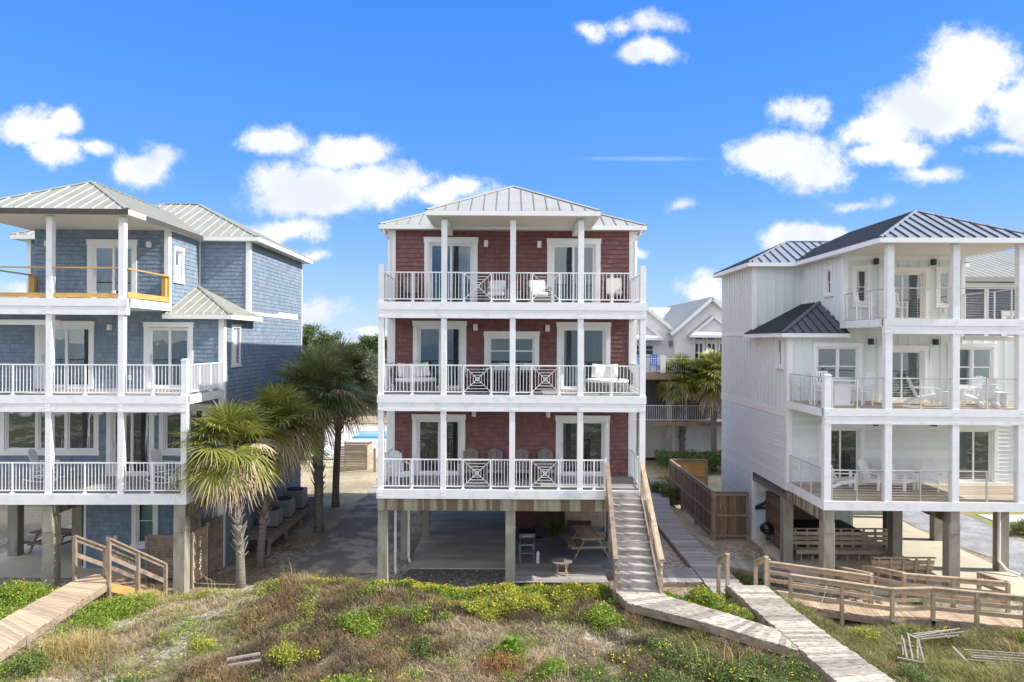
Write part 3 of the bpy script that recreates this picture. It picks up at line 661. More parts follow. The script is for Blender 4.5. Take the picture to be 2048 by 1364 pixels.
for s in (-1, 1):
    b.box(s * 2.28 - .09, s * 2.28 + .09, .2, Wv - .03, 11.86, 12.10)
each(b, 'porch_beam', m_trim, red)
b = MB()
for s in (-1, 1):
    x = s * 4.62; b.tube([(s * 4.72, Wv - .34, 12.1), (s * 4.66, Wv - .3, 11.9), (s * 4.5, Wv - .08, 11.7), (s * 4.5, Wv - .08, 9.32)], .04, 8)
b.tube([(-3.84, 2.9, 2.3), (-3.84, 2.9, -.1), (-3.75, 2.6, -.22)], .05, 8); b.tube([(-4.12, 1.6, 2.3), (-4.12, 1.6, -.1), (-4.05, 1.3, -.22)], .045, 8)
each(b, 'downspout', m_trim, red)
# ground storey store room
b = MB(); b.box(-.1, 3.6, 7.9, 11.5, -.5, 2.4); b.build('store_room', m_room, red)
b = MB(); shingles(b, front(7.9), -.1, 3.6, -.3, 2.35, [], .16); b.build('shingle_siding', m_redsh, red)
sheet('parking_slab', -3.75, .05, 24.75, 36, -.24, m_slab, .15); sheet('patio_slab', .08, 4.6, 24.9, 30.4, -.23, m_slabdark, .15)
conform('stone_bed', [(23.0, -3.6, -.2), (23.8, -3.9, -.15), (24.74, -3.8, 0)], m_stones, .02, .2)
b = MB(); planks(b, -.05, 3.3, 23.02, 24.88, -.12, w=.14); tag(b.build('ground_deck', m_deckgrey), kind='structure')

# ------------------------------------------------------------------ blue house
blue = thing('beach_house', 'blue shingled three storey house with grey metal roof and white railings', 'house', (-14.93, 21.99, 0), 1.43)
Zb = (3.01, 6.18, 9.32); Wv = 2.96; Mv = 5.56; Bv = 13.0; hw = 4.42; pw = 2.40; EZ = 12.12
FP = front(Wv); FM = front(Mv); FR = right(hw)
o3 = [('door', -.5, 1.28, Zb[2], 11.6)]
o2 = [('door', -1.45 - .9, -.25, Zb[1], 8.62), ('door', 1.55, 3.33, Zb[1], 8.60)]
o1 = [('picture', -3.6, -.05, 3.75, 5.62), ('door', .22, 1.95, Zb[0], 5.62), ('picture', 2.12, 4.0, 3.75, 5.62)]
o0 = [('window', 1.15, 2.1, .35, 2.35)]
ho = [hole(*o) for o in o3 + o2 + o1 + o0]
oR = [('window', 8.0 - 4.35, 4.5, 6.95, 8.55)]     # bay side window (along depth)
oS = [('window', 3.3, 4.1, 10.1, 11.45)]            # porch room side window
hR = [hole(*o) for o in oR]; hS = [hole(*o) for o in oS]
b = MB(); shell(b, FP, -hw + .05, hw - .13, 2.6, 8.9, ho); shell(b, FP, -pw, pw - .13, 8.9, EZ - .15, ho)
shell(b, FR, Wv + .01, Mv, 2.6, 8.9, hR); shell(b, FR, Mv, Bv, 2.6, EZ - .15, [])
shell(b, right(pw), Wv + .01, Mv, 8.9, EZ - .15, hS); shell(b, FM, pw, hw - .13, 8.9, EZ - .15, []); shell(b, FM, -hw + .05, -pw, 8.9, EZ - .15, [])
shell(b, left(-hw), Wv + .1, Mv, 2.6, 8.9, []); shell(b, left(-hw), Mv, Bv, 2.6, EZ - .15, []); shell(b, left(-pw), Wv + .1, Mv, 8.9, EZ - .15, []); shell(b, lambda u, n, z: (u, Bv + n, z), -hw + .1, hw - .13, 2.6, EZ - .15, [])
shell(b, FP, -.55, hw - .13, -.7, 2.62, ho); shell(b, FR, Wv + .01, Bv, -.8, 2.6, []); shell(b, left(-.55), Wv + .1, Bv, -.8, 2.6, [])
b.build('wall', m_room, blue)
b = MB(); shingles(b, FP, -hw + .1, hw - .16, 2.7, 8.9, ho); shingles(b, FP, -pw + .0, pw - .12, 8.9, EZ - .12, ho)
shingles(b, FR, Wv + .14, Bv - .05, 2.75, 9.0, hR, .16); shingles(b, FR, Mv + .14, Bv - .05, 9.15, EZ - .3, [], .16)
shingles(b, right(pw), Wv + .14, Mv, 9.3, EZ - .12, hS, .16); shingles(b, FM, pw + .02, hw - .12, 8.9, EZ - .12, []); shingles(b, FM, -hw + .12, -pw - .0, 9.3, EZ - .12, [])
shingles(b, FP, -.5, hw - .16, -.55, 2.6, ho); shingles(b, FR, Wv + .14, Bv - .05, -.6, 2.45, [], .16)
b.build('shingle_siding', m_bluesh, blue)
b = MB(); t = .045
for (F, u0, u1, z0, z1) in ((FP, hw - .17, hw + .03, -.55, 8.75), (FR, Wv - .0, Wv + .15, -.6, 8.75), (FP, pw - .13, pw + .03, 9.3, EZ - .13), (right(pw), Wv, Wv + .15, 9.3, EZ - .13),
                            (FM, hw - .13, hw + .03, 8.9, EZ - .13), (FR, Mv, Mv + .15, 8.75, EZ - .13), (FR, Bv - .08, Bv, 2.7, EZ - .13), (FM, -hw, -hw + .16, 9.3, EZ - .13), (FM, pw + .02, pw + .07, 9.3, EZ - .13)):
    b.fbox(F, u0, u1, .0, t + (.004 if F in (FP, FM) else 0), z0, z1)
b.fbox(FR, Wv + .15, Bv - .08, 0, .05, 2.48, 2.74)
b.fbox(FR, Mv + .15, 11.3, 0, .045, 9.0, 9.14); b.fbox(FR, Mv + 3.6, Bv - .8, 0, .049, 9.0, 9.26)
b.fbox(FP, -.58, -.5, 0, t, -.6, 2.6)
each(b, 'corner_board', m_trim, blue)
for o, cu in zip(o3 + o2 + o1 + o0, ('l', 'l', 'w', None, None, None, 'b')):
    opening(*([o[0], FP, blue] + list(o[1:])), curtain=cu, gl=m_gldark if o[0] == 'picture' else m_glclear if o in o0 else m_gl, cols=1 if o in o0 else (3 if o[0] == 'picture' and o[1] < 0 else 2))
opening(*(['window', FR, blue] + list(oR[0][1:])), cols=2, curtain=None, gl=m_gldark, tw=.1); opening(*(['window', right(pw), blue] + list(oS[0][1:])), cols=1, curtain=None, gl=m_gldark, tw=.12)
for x, z in ((-1.9, 11.45), (1.75, 11.45), (.35, 8.42), (.08, 5.35), (2.05, 5.33), (.45, 2.15), (2.62, 2.15)): walllamp(blue, FP, x, z, m_lampw, .75)
b = MB()
for x, z in ((.45, 9.68), (1.05, 6.6), (.28, .72), (.55, .72)): b.fbox(FP, x - .06, x + .06, .0, .05, z - .09, z + .09); b.fbox(FP, x - .02, x + .02, .05, .06, z - .04, z + .04)
b.build('wall_outlet', m_trimw, blue)
for k, z in enumerate(Zb):
    x1 = hw if k < 2 else pw + .12; b = MB(); planks(b, -hw + .02, x1 - .02, .05, Wv - .02, z); b.build('deck_floor', m_deckgrey, blue)
    b = MB(); b.box(-hw + .1, x1 - .15, .12, Wv - .05, z - .3, z - .06); (b.box(-hw + .1, hw - .15, Wv - .04, Bv - .1, z - .3, z - .06) if k < 2 else (b.box(-pw + .05, pw - .14, Wv - .04, Mv - .01, z - .3, z - .06), b.box(-hw + .1, hw - .15, Mv, Bv - .1, z - .3, z - .06)))
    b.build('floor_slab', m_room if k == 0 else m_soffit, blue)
for z1, x1 in ((9.31, pw + .12), (6.17, hw + .02)):
    b = MB(); b.box(-hw, x1, -.05, .03, z1 - .26, z1); b.box(-hw, x1 - .02, -.035, .16, z1 - .53, z1 - .266)
    b.box(x1 - .05, x1 + .01, .17, Wv - .02, z1 - .28, z1 - .01); bolts(b, front(-.05), (-2.3, 0, 2.3, 4.3), (z1 - .33, z1 - .48)); b.build('balcony_beam', m_white, blue)
b = MB(); b.box(-hw, hw + .02, -.05, .03, 2.66, 3.0); b.box(hw - .03, hw + .03, .03, Wv - .02, 2.66, 3.0); b.build('balcony_beam', m_white, blue)
b = MB()
for u in (hw - .22, -.1, -hw + .2): b.box(u - .17, u + .17, .0, 9 if u < 4 else 3.6, 2.25, 2.655)
each(b, 'concrete_beam', m_stain, blue)
for (u, v) in ((4.18, .2), (.0, .2), (-4.2, .2), (-1.0, 3.4), (-1.6, 6.5), (-4.1, 4.5), (-1.2, 9.3), (-4.1, 9)):
    gz = H(u - 14.93, v + 22); bb = MB(); bb.box(u - .19, u + .19, v - .19, v + .19, gz - .3, 2.245); bb.box(u - .16, u + .16, v - .215, v + .1, 1.75, 2.6); bb.build('concrete_column', m_conc, blue, bevel=.015)
for z0, z1 in ((3.0, 5.64), (6.17, 8.78)):
    for u in (-2.3, 0, 2.3) + ((4.32,) if z0 < 5 else ()): postobj(blue, u, .09, z0, z1 + .02)
postobj(blue, 4.32, .09, 6.17, 7.30, cap=True)
for u in (-2.3, 0, 2.3): postobj(blue, u, .09, 9.31, 11.95)
for z in Zb[:2]:
    for a, c in ((-4.3, -2.4), (-2.2, -.1), (.1, 2.2), (2.4, 4.22)):
        b = MB(); railing(b, (a, .05), (c, .05), z, sp=.118, posts=(.5,)); b.build('railing', m_rail, blue)
    b = MB(); railing(b, (4.34, .2), (4.36, Wv - .06), z, sp=.118, posts=(.33, .66)); b.build('railing', m_rail, blue)
b = MB()   # temporary timber guard on top deck
z = Zb[2]
for a, c in ((-2.2, -.1), (.1, 2.2)):
    b.bar((a, .05, z + .98), (c, .05, z + .98), .09, .04); b.bar((a, .05, z + .09), (c, .05, z + .09), .04, .14)
    for t in (a + .3, (a + c) / 2, c - .3): b.box(t - .12, t + .12, .02, .1, z, z + .045)
b.bar((2.42, .15, z + .97), (2.46, Wv - .1, z + .97), .09, .045); b.bar((2.42, .15, z + .12), (2.46, Wv - .1, z + .12), .04, .18); b.bar((-2.3, .2, z + .97), (-2.4, Wv - .1, z + .97), .09, .045)
b.box(2.36, 2.5, Wv - .16, Wv - .06, z, z + .97); b.box(2.3, 2.44, Wv - .3, Wv - .16, z, z + .95); b.box(-2.5, -2.3, Wv - .2, Wv - .06, z, z + .97)
tag(b.build('timber_guard', m_woodnew, blue), 'raw yellow timber guard rail on the top deck')
b = MB(); b.box(-4.3, -.35, .45, .62, 8.45, 8.62); b.box(-.35, 0, .45, .62, 8.42, 8.62); b.build('awning_case', m_trimw, blue, bevel=.02)
m_rb = [m_roofblue, m_seamlight]
hip(blue, -4.84, 4.87, Mv - .36, Bv + .4, EZ, .505, m_rb, rib=(.022, .03), fmat=m_trim)
rf = hip(blue, -2.66, 2.66, -.32, 9.8, EZ + .02, .545, m_rb, sp=.40, rib=(.022, .03), fmat=m_trim)
b = MB(); b.box(-2.72, 2.7, -.375, -.345, EZ - .17, EZ + .01); b.box(2.69, 2.72, .8, 5.2, EZ - .17, EZ + .0); b.build('fascia', m_dark, rf)
b = MB(); a0, a1 = (2.36, Wv - .35, 8.91), (4.83, Wv - .35, 8.91); ap = (2.3, Mv - .02, 10.22); a2 = (4.83, Mv + .35, 8.91)
roofplane(b, [a0, a1, ap], sp=.33); roofplane(b, [a1, a2, (hw + .03, Mv + .35, 9.1), (hw + .03, Mv - .02, 9.12), ap], sp=.42); hipcap(b, a1, ap)
o = b.build('bay_roof', m_rb, blue)
b = MB(); b.box(2.36, 4.85, Wv - .37, Wv - .34, 8.74, 8.9); b.box(4.82, 4.85, Wv - .34, Mv + .35, 8.74, 8.9); b.build('fascia', m_trim, o)
b = MB(); b.box(2.4, 4.82, Wv - .34, Wv, 8.745, 8.765); b.box(hw + .0, 4.82, Wv, Mv + .33, 8.745, 8.765); b.build('soffit', m_soffit, o)
sheet('patio_slab', -19.8, -11.2, 23.2, 36, -.36, m_slabtan, .2); sheet('concrete_step', -20, -11.5, 22.15, 22.8, -.30, m_slab, .2)

# ------------------------------------------------------------------ pale green house
pale = thing('beach_house', 'pale green three storey house with dark standing seam roof and cable railings', 'house', (14.98, 23.03, 0), -.9)
Zp = (2.65, 5.78, 8.84); Wv = 3.16; Mv = 7.15; Bv = 11.85; hw = 4.4; pw = 2.3; EZ = 11.5
FP = front(Wv); FM = front(Mv); FL = left(-hw)
q3 = [('window', -1.98, -1.28, 9.35, 10.95), ('door', -.98, .92, Zp[2], 10.87), ('window', 1.2, 1.86, 9.35, 10.9)]
q2 = [('window', -3.46, -1.6, 6.2, 7.98), ('door', -.98, .90, Zp[1], 7.88), ('window', 1.66, 3.5, 6.2, 7.98)]
q1 = [('door', -3.25, -1.5, Zp[0], 4.85), ('door', 1.85, 3.55, Zp[0], 4.85)]
hp = [hole(*o, tw=.13) for o in q3 + q2 + q1]
qL = [('window', 3.65, 4.35, 6.95, 8.25)]; qS = [('window', 4.05, 4.75, 9.85, 11.05)]
hL = [hole(*o, tw=.1) for o in qL]; hS = [hole(*o, tw=.1) for o in qS]
def G(F, u0, u1, z0, z1, hs, mb): shell(mb, F, u0, u1, z0, z1, hs)
b = MB()
G(FP, -hw + .13, hw - .13, 5.0, 8.3, hp, b); G(FP, -pw + .13, pw - .13, 8.3, EZ - .15, hp, b)
G(FL, Wv + .01, Mv, 5.0, 8.3, hL, b); G(FL, Mv, Bv, 5.0, EZ - .15, [], b); G(left(-pw), Wv + .01, Mv, 8.3, EZ - .15, hS, b)
G(FM, -hw + .13, -pw, 8.3, EZ - .15, [], b); G(FM, pw, hw - .13, 8.3, EZ - .15, [], b); G(right(hw), Wv, Bv, 2.3, EZ - 3.2, [], b); G(right(hw), Mv, Bv, EZ - 3.2, EZ - .15, [], b); G(right(pw), Wv + .01, Mv, 8.3, EZ - .15, [], b)
G(lambda u, n, z: (u, Bv + n, z), -hw + .13, hw - .13, -.9, EZ - .15, [], b)
battens(b, FP, -hw + .16, hw - .16, 5.66, 8.26, hp); battens(b, FP, -pw + .16, pw - .16, 8.84, EZ - .15, hp)
battens(b, FL, Wv + .2, Mv, 5.4, 8.26, hL); battens(b, FL, Mv, Bv, 5.4, EZ - .15, []); battens(b, left(-pw), Wv + .15, Mv, 8.9, EZ - .15, hS); battens(b, FM, -hw + .14, -pw, 8.6, EZ - .15, [])
b.build('wall', m_palewall, pale)
b = MB(); G(FP, -hw + .13, hw - .13, 2.3, 5.0, hp, b); G(FL, Wv + .01, Bv, 1.9, 5.0, [], b); G(FM, -hw + .13, -.0, -1, 2.3, [], b); G(FL, Mv, Bv, -1., 1.9, [], b); G(right(0), Mv + .02, Bv, -1, 2.3, [], b)
b.build('wall', m_room, pale)
b = MB(); laps(b, FP, -hw + .16, hw - .1, 2.65, 5.3, hp); laps(b, FL, Wv + .16, Bv - .02, 2.3, 5.1, []); laps(b, FL, Mv + .16, Bv - .02, -.8, 2.3, []); laps(b, FM, -hw + .16, -.1, -.75, 2.2, [])
b.build('lap_siding', m_palelap, pale)
b = MB()
for (F, u0, u1, z0, z1) in ((FP, -hw - .0, -hw + .16, 2.3, 8.2), (FL, Wv, Wv + .16, 2.3, 8.2), (FP, -pw, -pw + .16, 8.84, EZ - .14), (left(-pw), Wv, Wv + .15, 8.84, EZ - .14), (FM, -hw, -hw + .15, 8.2, EZ - .14),
                            (FL, Mv, Mv + .15, 8.2, EZ - .14), (FL, Mv - .02, Mv + .16, -.8, 2.28), (FM, -hw, -hw + .16, -.8, 2.2), (FM, -.12, .0, -.8, 2.2), (FP, pw - .15, pw, 8.84, EZ - .14), (FP, hw - .15, hw, 2.3, 8.4)):
    b.fbox(F, u0, u1, 0, .047 if F in (FP, FM) else .043, z0, z1)
b.fbox(FL, Wv + .16, Bv, 0, .05, 5.1, 5.38); b.fbox(FL, Mv + .15, Bv, 0, .04, 8.3, 8.48); b.fbox(FP, -pw, pw, 0, .05, EZ - .32, EZ - .14); b.fbox(FL, Bv - .07, Bv, 0, .034, 5.38, EZ - .2)
each(b, 'corner_board', m_trim, pale)
for o, cu in zip(q3 + q2 + q1, (None, 'l', 'b', 'b', 'l', 'b', None, None)):
    opening(*([o[0], FP, pale] + list(o[1:])), mt=m_trimw if o in q3 else m_trim, curtain=cu, gl=m_glgreen, tw=.13, cols=1 if o[0] == 'window' and o[2] - o[1] < 1 else 2)
opening(*(['window', FL, pale] + list(qL[0][1:])), cols=1, tw=.1, gl=m_gldark, curtain=None); opening(*(['window', left(-pw), pale] + list(qS[0][1:])), cols=1, tw=.1, gl=m_gldark, curtain=None)
for x, z in ((-1.12, 11.12), (1.05, 11.1), (-1.3, 8.05), (1.15, 8.05), (-1.1, 4.95), (1.1, 4.95)): walllamp(pale, FP, x, z, m_lamp, .85)
b = MB()
for F, x, z in ((FP, 1.55, 9.28), (FP, -3.95, 6.35), (FP, -4.0, 3.2), (FP, 1.2, 6.15), (FP, 1.8, 6.15)): b.fbox(F, x - .06, x + .06, 0, .07, z - .1, z + .1)
b.fbox(FL, Mv + 1.6, Mv + 1.75, 0, .1, 10.2, 10.4)
b.build('wall_outlet', m_trimw, pale)
for k, z in enumerate(Zp):
    x0 = -hw if k < 2 else -pw - .1; x1 = hw if k < 2 else pw + .1; b = MB(); planks(b, x0 + .02, x1 - .02, .05, Wv - .02, z); b.build('deck_floor', m_decktan, pale)
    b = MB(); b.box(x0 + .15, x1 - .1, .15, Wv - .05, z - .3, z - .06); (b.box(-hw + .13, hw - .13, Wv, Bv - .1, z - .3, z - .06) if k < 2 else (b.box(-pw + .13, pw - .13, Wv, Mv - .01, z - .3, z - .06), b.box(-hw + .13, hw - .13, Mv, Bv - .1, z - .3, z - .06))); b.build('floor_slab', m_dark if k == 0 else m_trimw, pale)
for z1, x0, x1 in ((8.83, -pw - .12, pw + .12), (5.77, -hw - .02, hw + .02)):
    b = MB(); b.box(x0, x1, -.05, .03, z1 - .25, z1); b.box(x0 + .02, x1, -.035, .16, z1 - .52, z1 - .256)
    for xx in (x0, x1): b.box(xx - .03, xx + .03, .17, Wv - .02, z1 - .28, z1 - .01)
    bolts(b, front(-.05), (-2.25, 0, 2.2) + ((-4.3,) if x0 < -3 else ()), (z1 - .1, z1 - .33, z1 - .45)); b.build('balcony_beam', m_white, pale)
b = MB(); b.box(-hw - .02, hw + .02, -.05, .03, 2.34, 2.64); b.box(-hw - .03, -hw + .03, .03, Wv - .02, 2.34, 2.64); b.build('balcony_beam', m_white, pale)
b = MB(); b.box(-hw, -hw + .3, .0, Mv + .05, 1.92, 2.335); b.box(-.15, .15, .0, Mv, 1.9, 2.335); b.box(hw - .3, hw, .0, Bv, 1.9, 2.335); each(b, 'concrete_beam', m_stain, pale)
for (u, v) in ((-4.2, .2), (0, .2), (-4.2, 3.75), (0, 3.7), (3.75, 3.2), (3.7, 7.2), (0.95, 5.9), (3.9, 11)):
    bb = MB(); bb.box(u - .19, u + .19, v - .19, v + .19, -1.0, 1.9); bb.box(u - .155, u + .155, v - .215, v + .1, 1.55, 2.32); bb.build('concrete_column', m_conc, pale, bevel=.015)
for z0, z1 in ((2.64, 5.25), (5.77, 8.33)):
    for u in (-2.25, 0, 2.2, 4.3) + ((-4.29,) if z0 < 4 else ()): postobj(pale, u, .09, z0, z1 - .0, .23)
postobj(pale, -4.29, .09, 5.77, 6.87, .23, cap=True)
for u in (-2.2, 0, 2.2): postobj(pale, u, .09, 8.83, 11.35, .23)
cablerail(pale, (-2.2, .22), (-2.24, Wv - .04), Zp[2], (.35, .97)); cablerail(pale, (-2.08, .08), (-.12, .08), Zp[2], (.02,)); cablerail(pale, (.12, .08), (2.08, .08), Zp[2], (.5, .98)); cablerail(pale, (2.2, .22), (2.24, Wv - .04), Zp[2], (.1, .4, .97))
for z in Zp[:2]:
    cablerail(pale, (-4.31, .22), (-4.34, Wv - .04), z, (.35, .65, .97)); cablerail(pale, (-4.15, .08), (-2.37, .08), z, (.03, .5)); cablerail(pale, (-2.13, .08), (-.12, .08), z, (.5,)); cablerail(pale, (.12, .08), (2.08, .08), z, (.5,)); cablerail(pale, (2.32, .08), (4.18, .08), z, (.5,))
b = MB(); b.box(.6, 4.2, .45, .62, 8.1, 8.25); b.build('awning_case', m_trimw, pale, bevel=.02)
m_rp = [m_roofpale, m_seamdark]
hip(pale, -4.76, 4.8, Mv - .38, Bv + .38, EZ, .48, m_rp, sp=.4, rib=(.026, .045), fmat=m_trim)
hip(pale, -2.72, 2.72, -.32, 10.2, EZ + .02, .515, m_rp, sp=.37, rib=(.026, .045), fmat=m_trim)
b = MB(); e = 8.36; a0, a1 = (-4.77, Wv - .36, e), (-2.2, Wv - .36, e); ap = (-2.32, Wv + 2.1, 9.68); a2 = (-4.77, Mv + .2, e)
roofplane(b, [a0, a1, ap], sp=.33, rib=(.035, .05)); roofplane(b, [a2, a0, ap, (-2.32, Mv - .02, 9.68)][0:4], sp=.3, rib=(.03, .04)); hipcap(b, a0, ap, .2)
o = b.build('bay_roof', [M('shade darkened bay roof', (.085, .095, .115), .45, .05, 1.2, metal=.1), m_seamdark], pale)  # bay roof metal darkened to paint in the upper wall's shade
b = MB(); b.box(-4.79, -2.2, Wv - .38, Wv - .35, e - .16, e - .01); b.box(-4.79, -4.76, Wv - .35, Mv + .2, e - .16, e - .01); b.build('fascia', m_trim, o)
b = MB(); b.box(-4.76, -2.2, Wv - .35, Wv, e - .155, e - .135); b.box(-4.76, -hw, Wv, Mv + .18, e - .155, e - .135); b.build('soffit', m_soffit, o)
b = MB()
for k in range(5):
    dx = k * .035; b.tube([(-3.55 + dx, Mv - .06, 2.0), (-3.62 + dx, Mv - .08, 1.4), (-3.9 + dx * .5, Mv - .06, .95 - k * .03), (-4.3, Mv - .05, .75 - k * .03)], .012, 6)
b.tube([(-3.45, Mv - .07, 2.1), (-3.45, Mv - .07, .75), (-4.3, Mv - .07, .68)], .03, 8); b.tube([(-3.38, Mv - .07, 2.1), (-3.38, Mv - .07, .7), (-4.3, Mv - .07, .62)], .025, 8)
b.build('cable_bundle', m_blackm, pale)
b = MB(); b.tube([(3.55, 3.0, 2.3), (3.5, 2.95, -.25), (3.6, 2.7, -.5), (3.95, 2.45, -.62)], .055, 10); each(b, 'downspout', m_trim, pale)
b = MB(); b.box(10.6, 19.0, 23.6, 35.0, -.95, -.69); tag(b.build('patio_slab', m_slabtan), kind='structure')

# ------------------------------------------------------------------ boardwalks and stairs
def posts_rail(par, pts, h, zf, mat, post_ts=None, rails=(.33, .62), capw=.14, name='handrail'):
    """wooden rail along 3D polyline pts (floor level); posts at every vertex"""
    b = MB()
    for a, c in zip(pts, pts[1:]):
        A = (a[0], a[1], a[2] + h); C_ = (c[0], c[1], c[2] + h); b.bar(A, C_, capw, .04)
        b.bar((A[0], A[1], A[2] - .09), (C_[0], C_[1], C_[2] - .09), .04, .13)
        for r in rails: b.bar((a[0], a[1], a[2] + h * r), (c[0], c[1], c[2] + h * r), .04, .12)
    o = b.build(name, mat, par)
    for p in (post_ts or pts):
        q = MB(); g = min(H(p[0], p[1]) - .15, p[2] - .2); q.box(p[0] - .05, p[0] + .05, p[1] - .05, p[1] + .05, g, p[2] + h - .02); q.build('post', mat, par)
    return o
def walk(name, label, A, B, mat, fm, th=.04, w=.14, cat='boardwalk'):
    t = thing(name, label, cat, (0, 0, 0)); b = MB(); walkboards(b, A, B, w, th); b.build('planks', mat, t)
    f = MB()
    for L in (A, B):
        for a, c in zip(L, L[1:]): f.bar((a[0], a[1], a[2] - .14), (c[0], c[1], c[2] - .14), .04, .18)
    for a, c in zip(A, B):
        for q in (a, c): g = H(q[0], q[1]) - .1; f.box(q[0] - .05, q[0] + .05, q[1] - .05, q[1] + .05, min(g, q[2] - .3), q[2] - .06)
    f.build('joists', fm, t); return t
# from the red house stairs to the right foreground
walk('boardwalk', 'bleached boardwalk running from the foot of the red house stairs', [(3.10, 20.15, .66), (3.28, 19.25, .64), (5.1, 18.05, .6), (6.95, 16.45, .58)], [(4.42, 20.15, .66), (4.55, 19.75, .64), (6.0, 18.55, .6), (7.25, 17.3, .58)], m_walkwhite, m_wood)
w2 = walk('boardwalk', 'grey boardwalk crossing the dunes between the red and pale houses', [(6.6, 20.8, .6), (6.72, 19.4, .59), (6.95, 17.2, .595), (7.15, 14.5, .6), (7.2, 12.5, .6)], [(7.77, 20.8, .6), (7.86, 19.4, .59), (8.08, 17.2, .595), (8.45, 14.8, .6), (8.7, 12.5, .6)], m_walkwhite, m_wood)
b = MB()
for i in range(4): b.box(6.66, 7.74, 20.84 + i * .27, 21.1 + i * .27, .6 - .16 * (i + 1) - .04, .6 - .16 * (i + 1))
b.build('step', m_walkwhite, w2)
for x in (6.62, 7.8):
    posts_rail(w2, [(x, 20.85, .56), (x, 21.75, .12)], .98 if x < 7 else .9, 0, m_woodlt, rails=())
walk('boardwalk', 'low weathered boardwalk beside the fenced enclosure between the houses', [(6.55, 22.0, -.1), (6.5, 26, -.1), (6.5, 30.5, -.12), (6.9, 34, -.12), (8.3, 41, -.12)], [(7.75, 22.0, -.1), (7.68, 26, -.1), (7.5, 30.5, -.12), (7.9, 34, -.12), (9.3, 41, -.12)], m_deckgrey, m_wood)
walk('boardwalk', 'short plank path from the low boardwalk to the pale house grill', [(7.78, 24.9, -.14), (9.7, 24.2, -.3)], [(7.7, 26.1, -.14), (9.9, 25.3, -.3)], m_deckgrey, m_wood)
walk('boardwalk', 'short plank path linking the stairs to the low boardwalk', [(4.75, 23.1, -.14), (6.5, 23.1, -.12)], [(4.75, 24.3, -.14), (6.5, 24.6, -.12)], m_deckgrey, m_wood)
# left boardwalk with steps
w3 = walk('boardwalk', 'newer tan boardwalk leading to steps at the blue house', [(-13.38, 21.0, .6), (-13.38, 17.9, .61), (-13.3, 12.5, .6)], [(-12.25, 20.8, .6), (-12.05, 17.0, .61), (-11.9, 12.5, .6)], m_walktan, m_wood, w=.14)
dx, dy = .725, .69; b = MB(); n = 5
for i in range(n):
    z = .6 - .8 * (i + 1) / (n + .6); s0 = .02 + i * .3; s1 = s0 + .3
    a0 = (-12.22 + dx * s0, 20.75 + dy * s0); a1 = (-12.22 + dx * s1, 20.75 + dy * s1); ox, oy = -dy * 1.15, dx * 1.15
    q = [a0, a1, (a1[0] + ox, a1[1] + oy), (a0[0] + ox, a0[1] + oy)]; b.prism(q, z - .04, z); b.prism([(a1[0] - dx * .02, a1[1] - dy * .02), a1, (a1[0] + ox, a1[1] + oy), (a1[0] + ox - dx * .02, a1[1] + oy - dy * .02)], z - .16, z - .041)
b.build('step', m_wood, w3)
b = MB()
for k in (0, 1.13): b.bar((-12.22 - dy * k, 20.75 + dx * k, .46), (-12.22 - dy * k + dx * 1.55, 20.75 + dx * k + dy * 1.55, -.28), .04, .24)
b.build('stringer', m_woodnew, w3)
b = MB(); b.prism([(-13.38, 21.0), (-12.25, 20.8), (-13.0, 21.55)], .56, .598); b.build('landing', m_walktan, w3)
for p in ([(-12.2 + dx * t, 20.72 + dy * t, .6 - .5 * t) for t in (0, .8, 1.6)], [(-13.38, 20.95, .6), (-12.78, 21.5, .25), (-12.12, 22.1, -.2)]): posts_rail(w3, [(x_, y_, z_ + .16 - .32 * i_ / 2) for i_, (x_, y_, z_) in enumerate(p)], 1.2, 0, m_wood, rails=(.52,))
# right ramp with rails, and the stairs up from the patio
A = [(9.0, 21.95, -.40), (11.6, 20.75, -.40), (12.9, 20.85, -.40), (15.2, 20.15, -.40), (20, 19.0, -.4)]; B = [(9.0, 23.15, -.40), (11.9, 21.95, -.40), (12.7, 22.0, -.40), (15.4, 21.35, -.40), (20, 20.2, -.4)]
rp = walk('wooden_ramp', 'railed plank ramp zigzagging in front of the pale house', A, B, m_walktan, m_wood, cat='ramp')
posts_rail(rp, A, .93, 0, m_woodlt, post_ts=[(9.0, 21.95, -.4), (10.35, 21.33, -.4), (11.6, 20.75, -.4), (12.9, 20.85, -.4), (14.0, 20.5, -.4), (15.2, 20.15, -.4), (17, 19.7, -.4)])
posts_rail(rp, [(8.75, 23.25, -.4), (11.55, 21.9, -.4)], .93, 0, m_woodlt)
posts_rail(rp, [(12.75, 22.1, -.4), (14.1, 21.75, -.4), (15.55, 21.35, -.4), (15.3, 22.3, -.4)], .93, 0, m_woodlt)
posts_rail(rp, [(11.6, 21.95, -.4), (11.2, 23.6, -.7)], .98, 0, m_woodlt); posts_rail(rp, [(12.7, 22.05, -.4), (12.25, 23.7, -.7)], .98, 0, m_woodlt)
posts_rail(rp, [(8.8, 23.3, -.4), (9.5, 25.8, -.65)], .98, 0, m_wood)
b = MB()
for i in range(2): b.prism([(11.5 - .2 * i, 22.2 + .4 * i), (12.7 - .2 * i, 22.2 + .4 * i), (12.6 - .2 * i, 22.6 + .4 * i), (11.4 - .2 * i, 22.6 + .4 * i)], -.6 - .12 * i, -.53 - .12 * i)
b.build('step', m_walktan, rp)
b = MB(); b.tube([(10.0, 21.6, .45), (9.9, 21.5, .1), (9.75, 21.5, -.3), (9.3, 21.3, -.5), (8.9, 21.25, -.45)], .012, 5); tag(b.build('rope', m_fabric), 'thin white rope hanging over the ramp rail', 'rope')
b = MB(); b.tube([(7.8, 20.87, 1.4), (8.3, 21.8, 1.05), (8.8, 23.2, .55)], .008, 5); tag(b.build('rope', m_fabric), 'thin white rope strung from the gate post to the ramp', 'rope')
